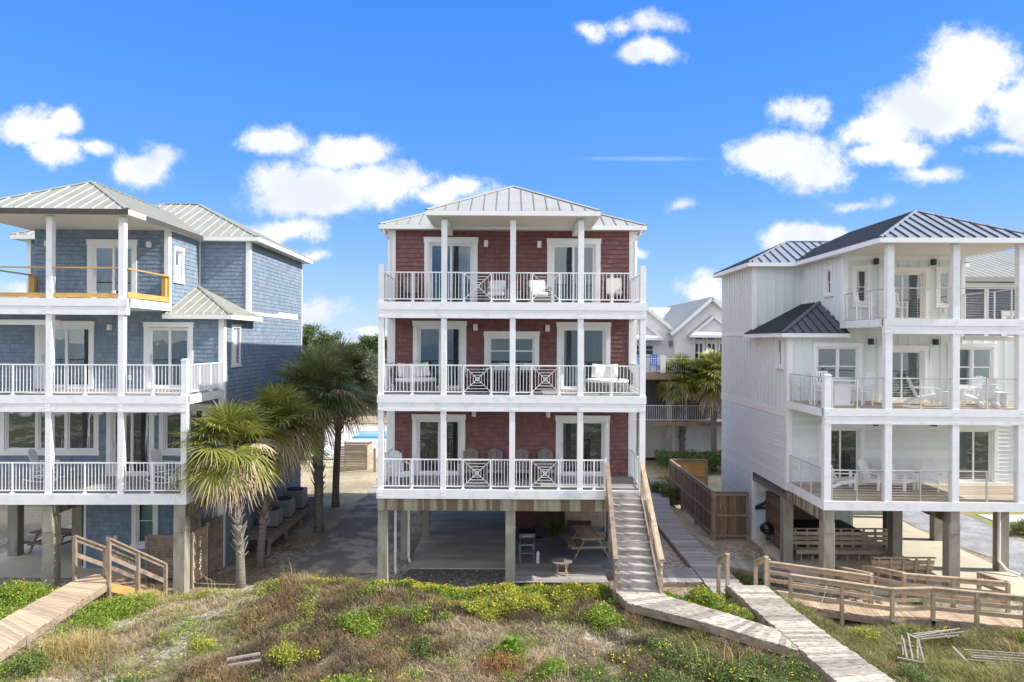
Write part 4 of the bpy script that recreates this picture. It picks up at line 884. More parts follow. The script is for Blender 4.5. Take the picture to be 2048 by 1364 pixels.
def lattice(name, x, y, z, l, wd, rz, label, n=5):
    t = thing(name, label, 'sand fence', (x, y, z), rz); b = MB()
    for i in range(n): a_, c_ = rnd.uniform(0, .25) * l, l * rnd.uniform(.75, 1.0); b.bar((a_, i * wd + rnd.uniform(-.03, .03), .03), (c_, i * wd + rnd.uniform(-.05, .05), rnd.uniform(.0, .12)), .036, .02)
    b.build('slats', m_woodgrey, t); q = MB(); q.bar((.1, -.05, .02), (.1, n * wd, .02), .06, .04); q.bar((l * .6, -.05, .02), (l * .6, n * wd, .02), .06, .04); each(q, 'crosspiece', m_woodgrey, t); return t
lattice('fallen_fence', 10.1, 16.7, .12, 1.7, .11, 62, 'fallen bleached slat fence leaning out of the grass', 5)
lattice('fallen_fence', 10.85, 18.3, .02, 1.7, .10, 12, 'bleached slats lying across the top of a fallen fence', 4)
lattice('fallen_fence', 11.2, 16.9, .1, 2.8, .14, -12, 'long bleached slats half buried in grass at lower right', 6)
b = MB(); b.bar((-6.6, 15.9, .55), (-5.9, 16.1, .60), .06, .05); b.bar((-6.5, 15.7, .50), (-5.8, 15.85, .56), .05, .04); tag(b.build('driftwood', m_woodgrey), 'two bleached driftwood boards in the sand', 'driftwood')
b = MB(); b.bar((-9.2, 18.6, .36), (-7.6, 18.8, .42), .07, .05); b.bar((-8.3, 18.5, .4), (-8.0, 19.1, .43), .05, .05); tag(b.build('driftwood', m_woodgrey), 'thin bleached board lying on bare sand', 'driftwood')

# ------------------------------------------------------------------ furniture
def slat_arc(mb, n, wtot, z0, z1, y0, y1, th=.022, arc=.09):
    """upright slats, slightly fanned, rounded top"""
    for i in range(n):
        t = (i + .5) / n * 2 - 1; w_ = wtot / n * .86; top = z1 - arc * t * t * 1.6; f = (top - z0) / (z1 - z0)
        xb, xt = t * wtot / 2 * .82, t * wtot / 2
        mb.hexa([(xb - w_ * .42, y0, z0), (xb + w_ * .42, y0, z0), (xb + w_ * .42, y0 + th, z0), (xb - w_ * .42, y0 + th, z0),
                 (xt - w_ / 2, y0 + (y1 - y0) * f, top), (xt + w_ / 2, y0 + (y1 - y0) * f, top), (xt + w_ / 2, y0 + (y1 - y0) * f + th, top), (xt - w_ / 2, y0 + (y1 - y0) * f + th, top)])
def adirondack(label, mat, loc, rz, group):
    t = thing('adirondack_chair', label, 'chair', loc, rz, group)
    b = MB(); slat_arc(b, 7, .56, .30, 1.02, .18, .48); b.bar((-.27, .30, .55), (.27, .30, .55), .03, .06); b.bar((-.27, .42, .82), (.27, .42, .82), .03, .06); b.build('backrest', mat, t)
    b = MB()
    for i in range(6): y = -.38 + i * .1; z = .39 - i * .022; b.bar((-.27, y, z), (.27, y, z), .085, .022)
    b.bar((-.27, -.435, .35), (.27, -.435, .35), .022, .1); b.build('seat', mat, t)
    for s in (-1, 1):
        b = MB(); b.hexa([(s * .36 - .07, -.48, .60), (s * .36 + .07, -.48, .60), (s * .36 + .04, .36, .60), (s * .36 - .03, .36, .60), (s * .36 - .07, -.48, .625), (s * .36 + .07, -.48, .625), (s * .36 + .04, .36, .625), (s * .36 - .03, .36, .625)]); b.build('armrest', mat, t)
        b = MB(); b.box(s * .31 - .02, s * .31 + .02, -.44, -.34, 0, .6); b.build('leg', mat, t)
        b = MB(); b.bar((s * .28, -.43, .34), (s * .28, .1, .25), .03, .12); b.bar((s * .28, .08, .25), (s * .28, .52, .04), .03, .11); b.build('leg', mat, t)
    return t
def rocker(label, loc, rz, group=None):
    t = thing('rocking_chair', label, 'rocking chair', loc, rz, group); mat = m_chairw
    b = MB(); slat_arc(b, 6, .54, .44, 1.14, .24, .48, arc=.06); b.build('backrest', mat, t)
    b = MB(); 
    for i in range(5): b.bar((-.27, -.24 + i * .11, .44 - i * .015), (.27, -.24 + i * .11, .44 - i * .015), .095, .022)
    b.build('seat', mat, t)
    for s in (-1, 1):
        b = MB(); b.box(s * .32 - .05, s * .32 + .05, -.32, .34, .66, .685); b.build('armrest', mat, t)
        for y in (-.25, .27): b = MB(); b.box(s * .29 - .02, s * .29 + .02, y - .03, y + .03, .07, .66 if y < 0 else .7); b.build('leg', mat, t)
        b = MB(); b.tube([(s * .29, -.5, .10), (s * .29, -.25, .045), (s * .29, .0, .03), (s * .29, .3, .05), (s * .29, .58, .13)], .022, 6); b.build('rocker', mat, t)
        b = MB(); b.bar((s * .29, -.25, .25), (s * .29, .27, .25), .02, .04); b.build('stretcher', mat, t)
    return t
red.rotation_euler.z = 0
g1 = 'weathered adirondack chairs against the red house wall'
z1 = 3.05
for x, lb in ((-1.62, 'grey adirondack chair nearest the left sliding door of the red house'), (-.72, 'second grey adirondack chair from the left along the red wall'), (.22, 'third grey adirondack chair, just right of the central porch post'), (1.12, 'grey adirondack chair nearest the right sliding door of the red house')):
    adirondack(lb, m_greywood, (x * 1.0 + .13, 22.75 + 1.78, z1), rnd.uniform(-2, 2), g1)
adirondack('white tall back adirondack chair at the left end of the red house porch', m_chairw, (-3.98, 24.0, z1), 28, None)
def ottoman(label, loc, rz):
    t = thing('footstool', label, 'footstool', loc, rz); b = MB()
    for i in range(5): b.bar((-.22, -.2 + i * .1, .34), (.22, -.2 + i * .1, .34), .085, .022)
    b.build('seat', m_chairw, t)
    for x in (-.2, .2):
        for y in (-.2, .2): b = MB(); b.box(x - .02, x + .02, y - .02, y + .02, 0, .33); b.build('leg', m_chairw, t)
ottoman('white slatted footstool in front of the white porch chair', (-3.72, 23.35, z1), 25)
# red house middle floor
def daybed(label, loc, rz, flip=1, shell_=True):
    t = thing('wicker_daybed', label, 'outdoor sofa', loc, rz)
    b = MB(); n = 26; vs = []; prof = [(.72, 0, .02), (.80, .0, .30), (.78, 0, .34)]
    for r, _, z in prof:
        for k in range(n): a = 2 * math.pi * k / n; vs.append((r * math.cos(a) * 1.0, r * math.sin(a) * .8, z))
    b.add(vs, [(i * n + k, i * n + (k + 1) % n, (i + 1) * n + (k + 1) % n, (i + 1) * n + k) for i in range(2) for k in range(n)] + [tuple(range(2 * n, 3 * n))])
    b.build('base', m_wicker, t, smooth=True)
    b = MB(); m = 22; vs = []
    for i in range(m + 1):
        a = R(20 + 140 * i / m) + (.5 if flip > 0 else -.5); hh = .34 + .55 * math.sin(math.pi * i / m) ** .7
        for rr in (.80, .86): vs += [(rr * math.cos(a), rr * math.sin(a) * .85, .28), ((rr + .06) * math.cos(a), (rr + .06) * math.sin(a) * .85, hh)]
    b.add(vs, [q for i in range(m) for q in ((4 * i, 4 * i + 4, 4 * i + 5, 4 * i + 1), (4 * i + 2, 4 * i + 3, 4 * i + 7, 4 * i + 6), (4 * i + 1, 4 * i + 5, 4 * i + 7, 4 * i + 3))])
    b.build('backrest', m_wicker, t, smooth=True)
    b = MB(); vs = []
    for r, z in ((.70, .345), (.77, .38), (.77, .45), (.70, .485), (.3, .50)):
        for k in range(n): a = 2 * math.pi * k / n; vs.append((r * math.cos(a), r * math.sin(a) * .78, z))
    b.add(vs, [(i * n + k, i * n + (k + 1) % n, (i + 1) * n + (k + 1) % n, (i + 1) * n + k) for i in range(4) for k in range(n)] + [tuple(range(4 * n, 5 * n))])
    b.build('cushion', m_fabric, t, smooth=True)
    for k, (x, rr) in enumerate(((-.32, 12), (.12, -10), (.42, -25))[:3 if flip > 0 else 2]):
        b = MB(); vs = []; mm = 8
        for i in range(mm + 1):
            for j in range(mm + 1):
                a, c_ = i / mm * 2 - 1, j / mm * 2 - 1; th = .085 * (1 - a ** 4) * (1 - c_ ** 4) + .006; vs.append((a * .25, -th, c_ * .25))
        for i in range(mm + 1):
            for j in range(mm + 1):
                a, c_ = i / mm * 2 - 1, j / mm * 2 - 1; th = .085 * (1 - a ** 4) * (1 - c_ ** 4) + .006; vs.append((a * .25, th, c_ * .25))
        q = (mm + 1) ** 2; b.add(vs, [f for i in range(mm) for j in range(mm) for f in ((i * (mm + 1) + j, (i + 1) * (mm + 1) + j, (i + 1) * (mm + 1) + j + 1, i * (mm + 1) + j + 1), (q + i * (mm + 1) + j, q + i * (mm + 1) + j + 1, q + (i + 1) * (mm + 1) + j + 1, q + (i + 1) * (mm + 1) + j))])
        o = b.build('pillow', m_fabric, t, smooth=True); o.location = (x, .34 + .04 * k, .74); o.rotation_euler = (R(-18), R(rr * .5), R(rr))
    return t
daybed('round wicker daybed with pale cushions at the left end of the balcony', (-3.38, 24.05, 6.2), 30, 1)
daybed('rounded wicker love seat with two white pillows by the right door', (3.35, 24.05, 6.2), -12, -1)
t = thing('dining_table', 'dark outdoor dining table on the middle balcony of the red house', 'table', (-.25, 24.25, 6.2)); b = MB(); b.box(-1.0, 1.0, -.42, .42, .70, .74); b.build('tabletop', m_wicker, t)
for x in (-.9, .9):
    for y in (-.35, .35): b = MB(); b.box(x - .03, x + .03, y - .03, y + .03, 0, .70); b.build('leg', m_blackm, t)
def dchair(label, mat, loc, rz, group, n=4, lean=.1, hgt=.92):
    t = thing('dining_chair', label, 'chair', loc, rz, group); b = MB(); 
    for i in range(n): x = -.2 + .4 * i / (n - 1); b.bar((x, .2, .46), (x, .2 + lean, hgt), .06, .02, (0, 1, 0))
    b.bar((-.24, .2 + lean, hgt), (.24, .2 + lean, hgt), .03, .07); b.bar((-.24, .21, .5), (.24, .21, .5), .03, .05); b.build('backrest', mat, t)
    b = MB(); [b.bar((-.23, -.2 + i * .1, .44), (.23, -.2 + i * .1, .44), .09, .022) for i in range(5)]; b.build('seat', mat, t)
    for s in (-1, 1):
        b = MB(); b.box(s * .25 - .03, s * .25 + .03, -.22, .24, .64, .66); b.build('armrest', mat, t)
        for y in (-.21, .21): b = MB(); b.box(s * .23 - .02, s * .23 + .02, y - .02, y + .02, 0, .64 if y < 0 else .5); b.build('leg', mat, t)
    return t
g = 'dark dining chairs around the balcony table'
for x, y, r, lb in ((-.85, 23.62, 180, 'dark balcony dining chair with its back to the railing, left of centre'), (.05, 23.62, 178, 'dark balcony dining chair by the central post'), (.62, 24.2, -90, 'dark balcony dining chair at the right head of the table'), (-1.45, 24.3, 90, 'dark balcony dining chair at the left head of the table'), (-.7, 24.85, 0, 'dark dining chair between table and centre window, left one'), (.2, 24.85, 3, 'dark dining chair between table and centre window, right one')): dchair(lb, m_blackm, (x, y, 6.2), r, g)
# red house top floor
def club(label, loc, rz, grp):
    t = thing('club_chair', label, 'armchair', loc, rz, grp)
    b = MB(); b.box(-.36, .36, -.36, .36, .08, .28)
    for s in (-1, 1): b.box(s * .36 - .045, s * .36 + .045, -.36, .38, .05, .60)
    b.box(-.31, .31, .33, .39, .28, .68); b.build('frame', m_wicker, t, bevel=.01)
    b = MB(); b.box(-.31, .31, -.37, .22, .285, .44); b.build('cushion', m_fabric, t, bevel=.05)
    b = MB(); b.bar((0, .20, .44), (0, .30, .88), .60, .16, (0, 1, 0)); b.build('back_cushion', m_fabric, t, bevel=.05)
club('white cushioned club chair left of the centre post on top balcony', (-.55, 24.35, 9.3), -4, 'club chairs on the top balcony'); club('white cushioned club chair right of the centre post on top balcony', (.92, 24.3, 9.3), 8, 'club chairs on the top balcony')
b = MB(); b.lathe([(.2, 0), (.22, .42), (.24, .43), (.24, .46)], (0, 0, 0), 18); o = b.build('side_table', m_wicker); o.location = (.18, 24.4, 9.3); tag(o, 'small dark drum table between the two club chairs', 'table')
def lounge(label, loc, rz, mat, fr):
    t = thing('sling_lounger', label, 'lounge chair', loc, rz)
    b = MB(); b.bar((0, .25, .38), (0, .62, 1.0), .54, .02, (0, 1, 0)); b.build('backrest', mat, t)
    b = MB(); b.bar((0, -.9, .34), (0, .25, .36), .54, .02); b.build('seat', mat, t)
    for s in (-1, 1):
        b = MB(); b.bar((s * .29, -.92, .34), (s * .29, .27, .36), .035, .04); b.bar((s * .29, .25, .36), (s * .29, .63, 1.02), .035, .04); b.bar((s * .31, -.2, .58), (s * .31, .42, .62), .05, .03); b.bar((s * .31, -.15, 0), (s * .31, -.15, .58), .035, .035, (1, 0, 0)); b.build('frame', fr, t)
        for y in (-.8, .5): b = MB(); b.bar((s * .29, y, 0), (s * .29, y, .36), .035, .035, (1, 0, 0)); b.build('leg', fr, t)
lounge('beige sling lounger at the right end of the top balcony', (3.62, 24.2, 9.3), -8, m_sling, m_blackm)
lounge('dark sling lounger at the left end of the top balcony', (-3.6, 24.2, 9.3), 6, m_wicker, m_blackm)
# under the red house
def picnic(label, loc, rz, mat, sc_=1.):
    t = thing('picnic_table', label, 'picnic table', loc, rz); t.scale = (sc_,) * 3
    b = MB(); [b.bar((x, -.85, .74), (x, .85, .74), .125, .04) for x in (-.34, -.2, -.067, .067, .2, .34)]; b.build('tabletop', mat, t)
    for s in (-1, 1): b = MB(); b.bar((s * .66, -.85, .44), (s * .66, .85, .44), .24, .04); b.build('bench', mat, t)
    for y in (-.6, .6):
        for s in (-1, 1): b = MB(); b.bar((s * .22, y, .71), (s * .62, y, 0), .04, .1, (0, 1, 0)); b.build('leg', mat, t)
        b = MB(); b.box(-.72, .72, y - .065, y - .025, .34, .42); b.box(-.34, .34, y - .065, y - .025, .63, .715); b.build('crossbar', mat, t)
    return t
picnic('grey wooden picnic table under the red house beside the stairs', (3.0, 26.6, -.23), 6, m_woodlt, 1.08)
t = thing('round_table', 'small round wooden folding table on the plank deck', 'table', (1.77, 23.75, -.12), 8)
b = MB(); [b.box(-math.sqrt(max(.0, .36 ** 2 - (y + .03) ** 2)), math.sqrt(max(.0, .36 ** 2 - (y + .03) ** 2)), y, y + .066, .46, .485) for y in np.arange(-.36, .30, .072)]; b.lathe([(.3, .43), (.3, .458)], (0, 0, 0), 18); b.build('tabletop', m_greywood, t)
for s in (-1, 1): b = MB(); b.bar((s * .15, -.2, 0), (s * .15, .2, .44), .03, .05, (1, 0, 0)); b.bar((s * .17, .2, 0), (s * .17, -.2, .44), .03, .05, (1, 0, 0)); b.build('leg', m_woodlt, t)
b = MB(); b.bar((-.2, -.18, .12), (.2, -.18, .12), .03, .04); b.build('stretcher', m_woodlt, t)
t = thing('gas_grill', 'black gas grill with side cart behind the concrete column', 'grill', (.58, 25.6, -.23), 6)
b = MB(); b.box(-.28, .28, -.22, .22, .32, .36); b.box(-.28, .28, -.22, .22, .62, .68)
for x in (-.26, .26):
    for y in (-.2, .2): b.box(x - .02, x + .02, y - .02, y + .02, 0, .85)
b.build('cart', m_acm, t)
b = MB(); b.prism([(-.3, -.22), (.3, -.22), (.3, .22), (-.3, .22)], .72, .92); b.build('firebox', m_blackm, t)
b = MB(); vs = []
for x in (-.3, .3): vs += [(x, -.24, .925), (x, -.2, 1.06), (x, -.05, 1.17), (x, .12, 1.17), (x, .22, 1.05), (x, .24, .925)]
b.add(vs, [(0, 1, 7, 6), (1, 2, 8, 7), (2, 3, 9, 8), (3, 4, 10, 9), (4, 5, 11, 10), (5, 4, 3, 2, 1, 0), (6, 7, 8, 9, 10, 11)]); b.build('lid', m_black, t)
b = MB(); b.box(.32, .62, -.2, .2, .84, .87); b.build('side_shelf', m_blackm, t); b = MB(); b.bar((-.2, -.29, 1.0), (.2, -.29, 1.0), .02, .03); b.build('handle', m_steel, t)
b = MB(); b.lathe([(.055, 0), (.06, .04), (.06, .36), (.04, .42), (.015, .45)], (0, 0, 0), 14); o = b.build('gas_bottle', m_chairw); o.location = (1.0, 25.3, -.23); tag(o, 'slim white canister standing beside the gas grill', 'canister')
def louver(par, p0, p1, z0, z1, mat, sp=.09, name='louvre_panel'):
    b = MB(); a = Vector((*p0, 0)); c = Vector((*p1, 0)); d = (c - a).normalized(); n_ = Vector((-d.y, d.x, 0)); z = z0 + .1
    while z < z1 - .04:
        o_ = Vector((0, 0, z)); A = a + o_ - n_ * .03; B_ = c + o_ - n_ * .03; C_ = c + o_ + n_ * .03 + Vector((0, 0, sp * .92)); D = a + o_ + n_ * .03 + Vector((0, 0, sp * .92)); t_ = Vector((0, 0, .018)); b.hexa([A, B_, C_, D, A + t_, B_ + t_, C_ + t_, D + t_]); z += sp
    b.build(name, mat, par)
    for q in (a, c): b = MB(); b.box(q.x - .045, q.x + .045, q.y - .045, q.y + .045, z0 - .15, z1 + .02); b.build('post', mat, par)
t = thing('shower_screen', 'pale louvred screen behind the picnic table under the red house', 'screen', (0, 0, 0)); louver(t, (2.35, 29.2), (4.0, 29.2), .25, 2.1, m_woodlt, .12)
# blue house furniture
rocker('white rocking chair on the blue house porch, left of the palm', (-12.05, 23.8, 3.01), 75, 'white rockers on the blue house lower porch'); rocker('white rocking chair beside the low white table on the blue porch', (-11.1, 24.0, 3.01), 60, 'white rockers on the blue house lower porch')
rocker('white rocking chair at far left of the blue house porch', (-16.3, 23.9, 3.01), 100, 'white rockers on the blue house lower porch')
t = thing('side_table', 'low white slatted table behind the porch corner post', 'table', (-11.05, 22.75, 3.01), 3); b = MB(); [b.bar((-.28, -.2 + i * .1, .44), (.28, -.2 + i * .1, .44), .085, .025) for i in range(5)]; b.build('tabletop', m_chairw, t)
for x in (-.25, .25):
    for y in (-.18, .18): b = MB(); b.box(x - .03, x + .03, y - .03, y + .03, 0, .43); b.build('leg', m_chairw, t)
picnic('dark weathered picnic table under the blue house', (-18.0, 27.0, -.36), 78, m_wood)
t = thing('outdoor_shower', 'weathered louvred shower enclosure at the corner of the blue house', 'shower enclosure', (0, 0, 0))
louver(t, (-12.45, 23.35), (-11.35, 23.35), -.25, 1.25, m_wood); louver(t, (-10.62, 22.75), (-10.55, 23.7), -.25, 1.5, m_woodlt, .10); louver(t, (-10.55, 23.75), (-10.5, 24.75), -.3, 1.62, m_wood, .10); louver(t, (-11.75, 24.4), (-11.1, 24.4), .6, 1.75, m_wood)
t = thing('condenser_platform', 'raised timber platform holding the air conditioners', 'platform', (0, 0, 0)); b = MB(); planks(b, -10.45, -9.25, 26.2, 33.2, .36, w=.14); b.build('planks', m_wood, t)
for y in (26.4, 28.4, 30.4, 32.9):
    for x in (-10.35, -9.35): b = MB(); b.box(x - .05, x + .05, y - .05, y + .05, -.7, .32); b.build('leg', m_wood, t)
b = MB(); b.box(-9.3, -9.24, 26.2, 33.2, .14, .318); b.build('joists', m_wood, t)
def condenser(label, loc, s, grp):
    t = thing('air_conditioner', label, 'air conditioner', loc, 2, grp); q = .38 * s; b = MB(); b.box(-q, q, -q, q, .05, .72 * s); b.build('case', m_acm, t, bevel=.03)
    b = MB(); b.lathe([(q * .86, 0), (q * .86, .03), (q * .8, .035)], (0, 0, .72 * s), 22); b.build('fan_guard', m_blackm, t)
    b = MB()
    for i in range(14): z = .12 + i * .042 * s; b.box(-q * .9, q * .9, -q - .006, -q + .002, z, z + .02); b.box(q - .002, q + .006, -q * .9, q * .9, z, z + .02)
    b.build('louvres', m_acm, t); b = MB(); b.box(-q, q, -q, q, 0, .05); b.build('base', m_blackm, t)
condenser('grey condenser nearest the camera on the timber platform', (-9.86, 28.1, .36), .95, 'condensers beside the blue house'); condenser('middle grey condenser on the timber platform', (-9.86, 29.6, .36), 1.05, 'condensers beside the blue house'); condenser('dark tall condenser farthest along the timber platform', (-9.86, 31.2, .36), 1.15, 'condensers beside the blue house')
# pale house furniture
ox, oy = 14.98, 23.03
dchair('white slatted armchair on the top balcony, angled by its left rail', m_chairw, (12.72, 24.6, 8.84), 48, 'white chairs on the pale house top balcony', 5, .12, .98); dchair('white slatted armchair on the top balcony beside the sliding door', m_chairw, (14.05, 24.9, 8.84), 4, 'white chairs on the pale house top balcony', 5, .12, .98)
t = thing('dining_table', 'white pedestal table on the middle balcony of the pale house', 'table', (11.75, 24.45, 5.78)); b = MB(); [b.bar((-.5, -.36 + i * .12, .88), (.5, -.36 + i * .12, .88), .11, .03) for i in range(7)]; b.build('tabletop', m_chairw, t); b = MB(); b.box(-.28, .28, -.2, .2, .05, .85); b.box(-.38, .38, -.28, .28, 0, .05); b.build('pedestal', m_chairw, t)
g = 'tall white chairs at the pedestal table'
for x, y, r, lb in ((11.0, 24.5, 86, 'white slatted bar chair left of the pedestal table'), (12.5, 24.3, -80, 'white slatted bar chair right of the pedestal table'), (11.6, 25.2, 5, 'white slatted bar chair behind the pedestal table')): o = dchair(lb, m_chairw, (x, y, 5.78), r, g, 5, .1, .98); o.scale = (1, 1, 1.15)
g = 'white adirondack chairs on the pale house middle balcony'
adirondack('white adirondack chair facing right, left of the central post, middle balcony', m_chairw, (14.85, 24.7, 5.78), 72, g); adirondack('white adirondack chair seen from behind near the right rail', m_chairw, (16.45, 23.95, 5.78), 186, g); adirondack('white adirondack chair facing left beside the right post, middle balcony', m_chairw, (17.2, 24.9, 5.78), -20, g)
for x, y, lb in ((15.35, 23.9, 'small white side table just right of the central post, middle balcony'), (17.0, 23.8, 'small white side table at the right post, middle balcony')):
    t = thing('side_table', lb, 'table', (x, y, 5.78)); b = MB(); b.box(-.2, .2, -.2, .2, .5, .53); b.build('tabletop', m_chairw, t)
    for dx_ in (-.16, .16): b = MB(); b.box(dx_ - .03, dx_ + .03, -.17, .17, 0, .5); b.build('leg', m_chairw, t)
g = 'white adirondack chairs on the pale house lower porch'
for x, y, r, lb in ((12.15, 25.1, 80, 'white adirondack chair seen side on, left of the row, lower porch'), (13.35, 25.2, 32, 'second white adirondack chair from the left, lower porch'), (14.25, 25.1, 30, 'third white adirondack chair from the left, lower porch'), (15.3, 25.0, -35, 'white adirondack chair at the right end of the row, lower porch')): adirondack(lb, m_chairw, (x, y, 2.65), r, g)
t = thing('kettle_grill', 'black kettle grill on thin legs by the pale house wall', 'grill', (11.0, 29.3, -.7))
b = MB(); b.lathe([(.02, .45), (.16, .48), (.27, .58), (.31, .70)], (0, 0, 0), 22); b.build('bowl', m_black, t, smooth=True); b = MB(); b.lathe([(.315, .70), (.31, .76), (.24, .88), (.12, .95), (.02, .965)], (0, 0, 0), 22); b.build('lid', m_black, t, smooth=True)
b = MB(); b.bar((-.06, 0, 1.0), (.06, 0, 1.0), .02, .03); b.box(-.06, -.04, -.01, .01, .95, 1.0); b.box(.04, .06, -.01, .01, .95, 1.0); b.build('handle', m_blackm, t)
for a in (90, 210, 330): b = MB(); b.tube([(.14 * math.cos(R(a)), .14 * math.sin(R(a)), .5), (.28 * math.cos(R(a)), .28 * math.sin(R(a)), 0)], .012, 6); b.build('leg', m_steel, t)
t = thing('slat_screen', 'brown slatted privacy screen beside the hot tub', 'screen', (0, 0, 0)); louver(t, (11.25, 30.0), (11.15, 27.2), -.65, 1.45, m_fence, .085); louver(t, (11.3, 30.05), (14.0, 30.1), -.6, 1.3, m_fence, .1)
t = thing('hot_tub', 'square hot tub under a black cover', 'hot tub', (13.35, 29.0, -.69), 1); b = MB(); b.box(-1.1, 1.1, -.9, .9, 0, .82); b.build('cabinet', m_wicker, t, bevel=.05); b = MB(); b.box(-1.14, 1.14, -.94, .94, .82, .93); b.build('cover', m_blackm, t, bevel=.03)
def bench(label, x0, x1, y, z, hz, mat, face=1, rows=3, n=6, cut=0):
    t = thing('bench', label, 'bench', (0, 0, 0)); b = MB(); hb = .42
    for i in range(rows): zz = z + .56 + i * (hz - .6) / rows; b.bar((x0, y + face * (.28 + .03 * i), zz + .04), (x1, y + face * (.28 + .03 * i), zz + .04), .035, (hz - .6) / rows * .78)
    b.bar((x0, y + face * .38, z + hz), (x1, y + face * .38, z + hz), .12, .035); b.build('backrest', mat, t)
    b = MB(); [b.bar((x0, y - face * .2 + face * i * .11, z + .44), (x1, y - face * .2 + face * i * .11, z + .44), .095, .035) for i in range(4)]; b.bar((x0, y - face * .25, z + .37), (x1, y - face * .25, z + .37), .035, .12); b.build('seat', mat, t)
    for i in range(n):
        x = x0 + (x1 - x0) * (i + .5) / n; b = MB(); b.box(x - .02, x + .02, y - .2, y - .11, z, z + .42); b.bar((x, y + face * .26, z), (x, y + face * .38, z + hz), .04, .09, (1, 0, 0)); b.bar((x, y - face * .16, z + .08), (x, y + face * .26, z + .4), .035, .08, (1, 0, 0)); b.build('leg', mat, t)
    return t
bench('long slatted timber bench in front of the hot tub', 11.3, 15.45, 27.3, -.69, 1.15, m_decktan, 1, 3, 9)
bench('shorter timber bench seen from behind, its back towards the dunes', 13.0, 15.25, 24.9, -.69, .98, m_walktan, -1, 2, 5)
# fences and enclosures
def boardfence(par, p0, p1, z0, z1, mat, w=.14, name='fence_panel', frame=True, posts=2):
    b = MB(); a = Vector((*p0, 0)); c = Vector((*p1, 0)); L = (c - a).length; d = (c - a) / L; n = int(L / w)
    for i in range(n):
        q0 = a + d * (i * w + .004); q1 = a + d * ((i + 1) * w - .004); mid = (q0 + q1) / 2; o_ = rnd.uniform(-.004, .004)
        b.bar(Vector((mid.x + o_, mid.y + o_, z0)), Vector((mid.x + o_, mid.y + o_, z1)), (q1 - q0).length, .018, (d.y, -d.x, 0))
    b.build(name, mat, par)
    f = MB(); nn = Vector((d.y, -d.x, 0)) * .035
    for z in (z0 + .12, (z0 + z1) / 2, z1 - .1): f.bar(a + nn + Vector((0, 0, z)), c + nn + Vector((0, 0, z)), .04, .09)
    f.bar(a + Vector((0, 0, z1 + .02)), c + Vector((0, 0, z1 + .02)), .14, .035); f.build('rail', m_wood, par)
    for i in range(posts): q = a.lerp(c, i / (posts - 1)); b = MB(); b.box(q.x - .06, q.x + .06, q.y - .06, q.y + .06, z0 - .2, z1); b.build('post', m_wood, par)
t = thing('fence_enclosure', 'tall brown board fence enclosing equipment beside the pale house', 'fence', (0, 0, 0))
boardfence(t, (8.85, 38.0), (8.85, 30.0), -.55, 1.42, m_fence, posts=4); boardfence(t, (8.9, 29.95), (10.35, 29.95), -.6, 1.42, m_fence); boardfence(t, (8.9, 38.1), (10.9, 38.1), -.5, 1.42, m_woodnew)
condenser('grey condenser inside the brown board enclosure', (10.1, 31.6, -.55), 1.05, None); 
t = thing('slat_bin_enclosure', 'slatted timber bin enclosure behind the palms', 'enclosure', (0, 0, 0)); b = MB()
for i in range(10): z = -.28 + i * .155; b.bar((-11.0, 43.6, z + .05), (-9.25, 43.6, z + .05), .03, .125); b.bar((-9.22, 43.6, z + .05), (-9.22, 45.2, z + .05), .03, .125); b.bar((-11.0, 45.3, z + .05), (-9.25, 45.3, z + .05), .03, .125)
b.build('slats', m_decktan, t)
for x, y in ((-11, 43.7), (-9.3, 43.7), (-9.3, 45.2), (-11, 45.2)): b = MB(); b.box(x - .05, x + .05, y - .05, y + .05, -.4, 1.3); b.build('post', m_wood, t)
for i, (x, hh) in enumerate(((-8.6, 1.2), (-7.9, .95))): b = MB(); b.box(x - .07, x + .07, 42.9, 43.04, -.4, hh); tag(b.build('bollard', m_decktan), ('taller' if i == 0 else 'shorter') + ' timber post right of the slatted bin enclosure', 'post')
def metalfence(label, p0, p1, z0, z1, mat, sp=.13):
    t = thing('metal_fence', label, 'fence', (0, 0, 0)); a = Vector((*p0, 0)); c = Vector((*p1, 0)); L = (c - a).length; b = MB(); n = int(L / sp)
    for i in range(n + 1): q = a.lerp(c, i / n); b.box(q.x - .014, q.x + .014, q.y - .014, q.y + .014, z0, z1)
    b.build('pickets', mat, t); b = MB()
    for z in (z0 + .15, z1 - .08): b.bar(a + Vector((0, 0, z)), c + Vector((0, 0, z)), .03, .04)
    b.build('rail', mat, t); return t
metalfence('white metal picket fence on the near side of the pool', (-22, 47), (-6, 47), -.3, 1.0, m_rail); metalfence('black metal picket fence behind the pool', (-24, 66), (2, 66), -.2, 1.4, m_blackm)
sheet('pool_deck', -24, 3, 48, 65.5, -.24, m_pinkst, .1); sheet('pool', -13.4, -2, 56.3, 60, -.2, m_pool, .05)
b = MB(); b.box(-19.3, -2.7, 60.1, 60.5, -.24, .05); b.box(-13.7, -2, 56.0, 56.29, -.24, -.12); tag(b.build('pool_coping', m_trim), kind='structure')
t = thing('pool_lounger', 'white lounger on the pool deck seen between palms', 'lounge chair', (-13.2, 49.3, -.24), 40); b = MB(); b.box(-.3, .3, -.9, .3, .28, .34); b.build('seat', m_chairw, t); b = MB(); b.bar((0, .3, .32), (0, .8, .8), .6, .05, (0, 1, 0)); b.build('backrest', m_chairw, t)
for x in (-.25, .25):
    for y in (-.8, .25): b = MB(); b.box(x - .02, x + .02, y - .02, y + .02, 0, .28); b.build('leg', m_chairw, t)
t = thing('picket_fence', 'dark weathered sand fence behind the blue house', 'fence', (0, 0, 0)); b = MB()
for i in range(150): x = -31 + i * .085; b.bar((x, 34.2, -.4), (x + rnd.uniform(-.03, .03), 34.2, 1.35 + rnd.uniform(-.08, .08)), .045, .015, (0, 1, 0))
b.build('pickets', m_wood, t)

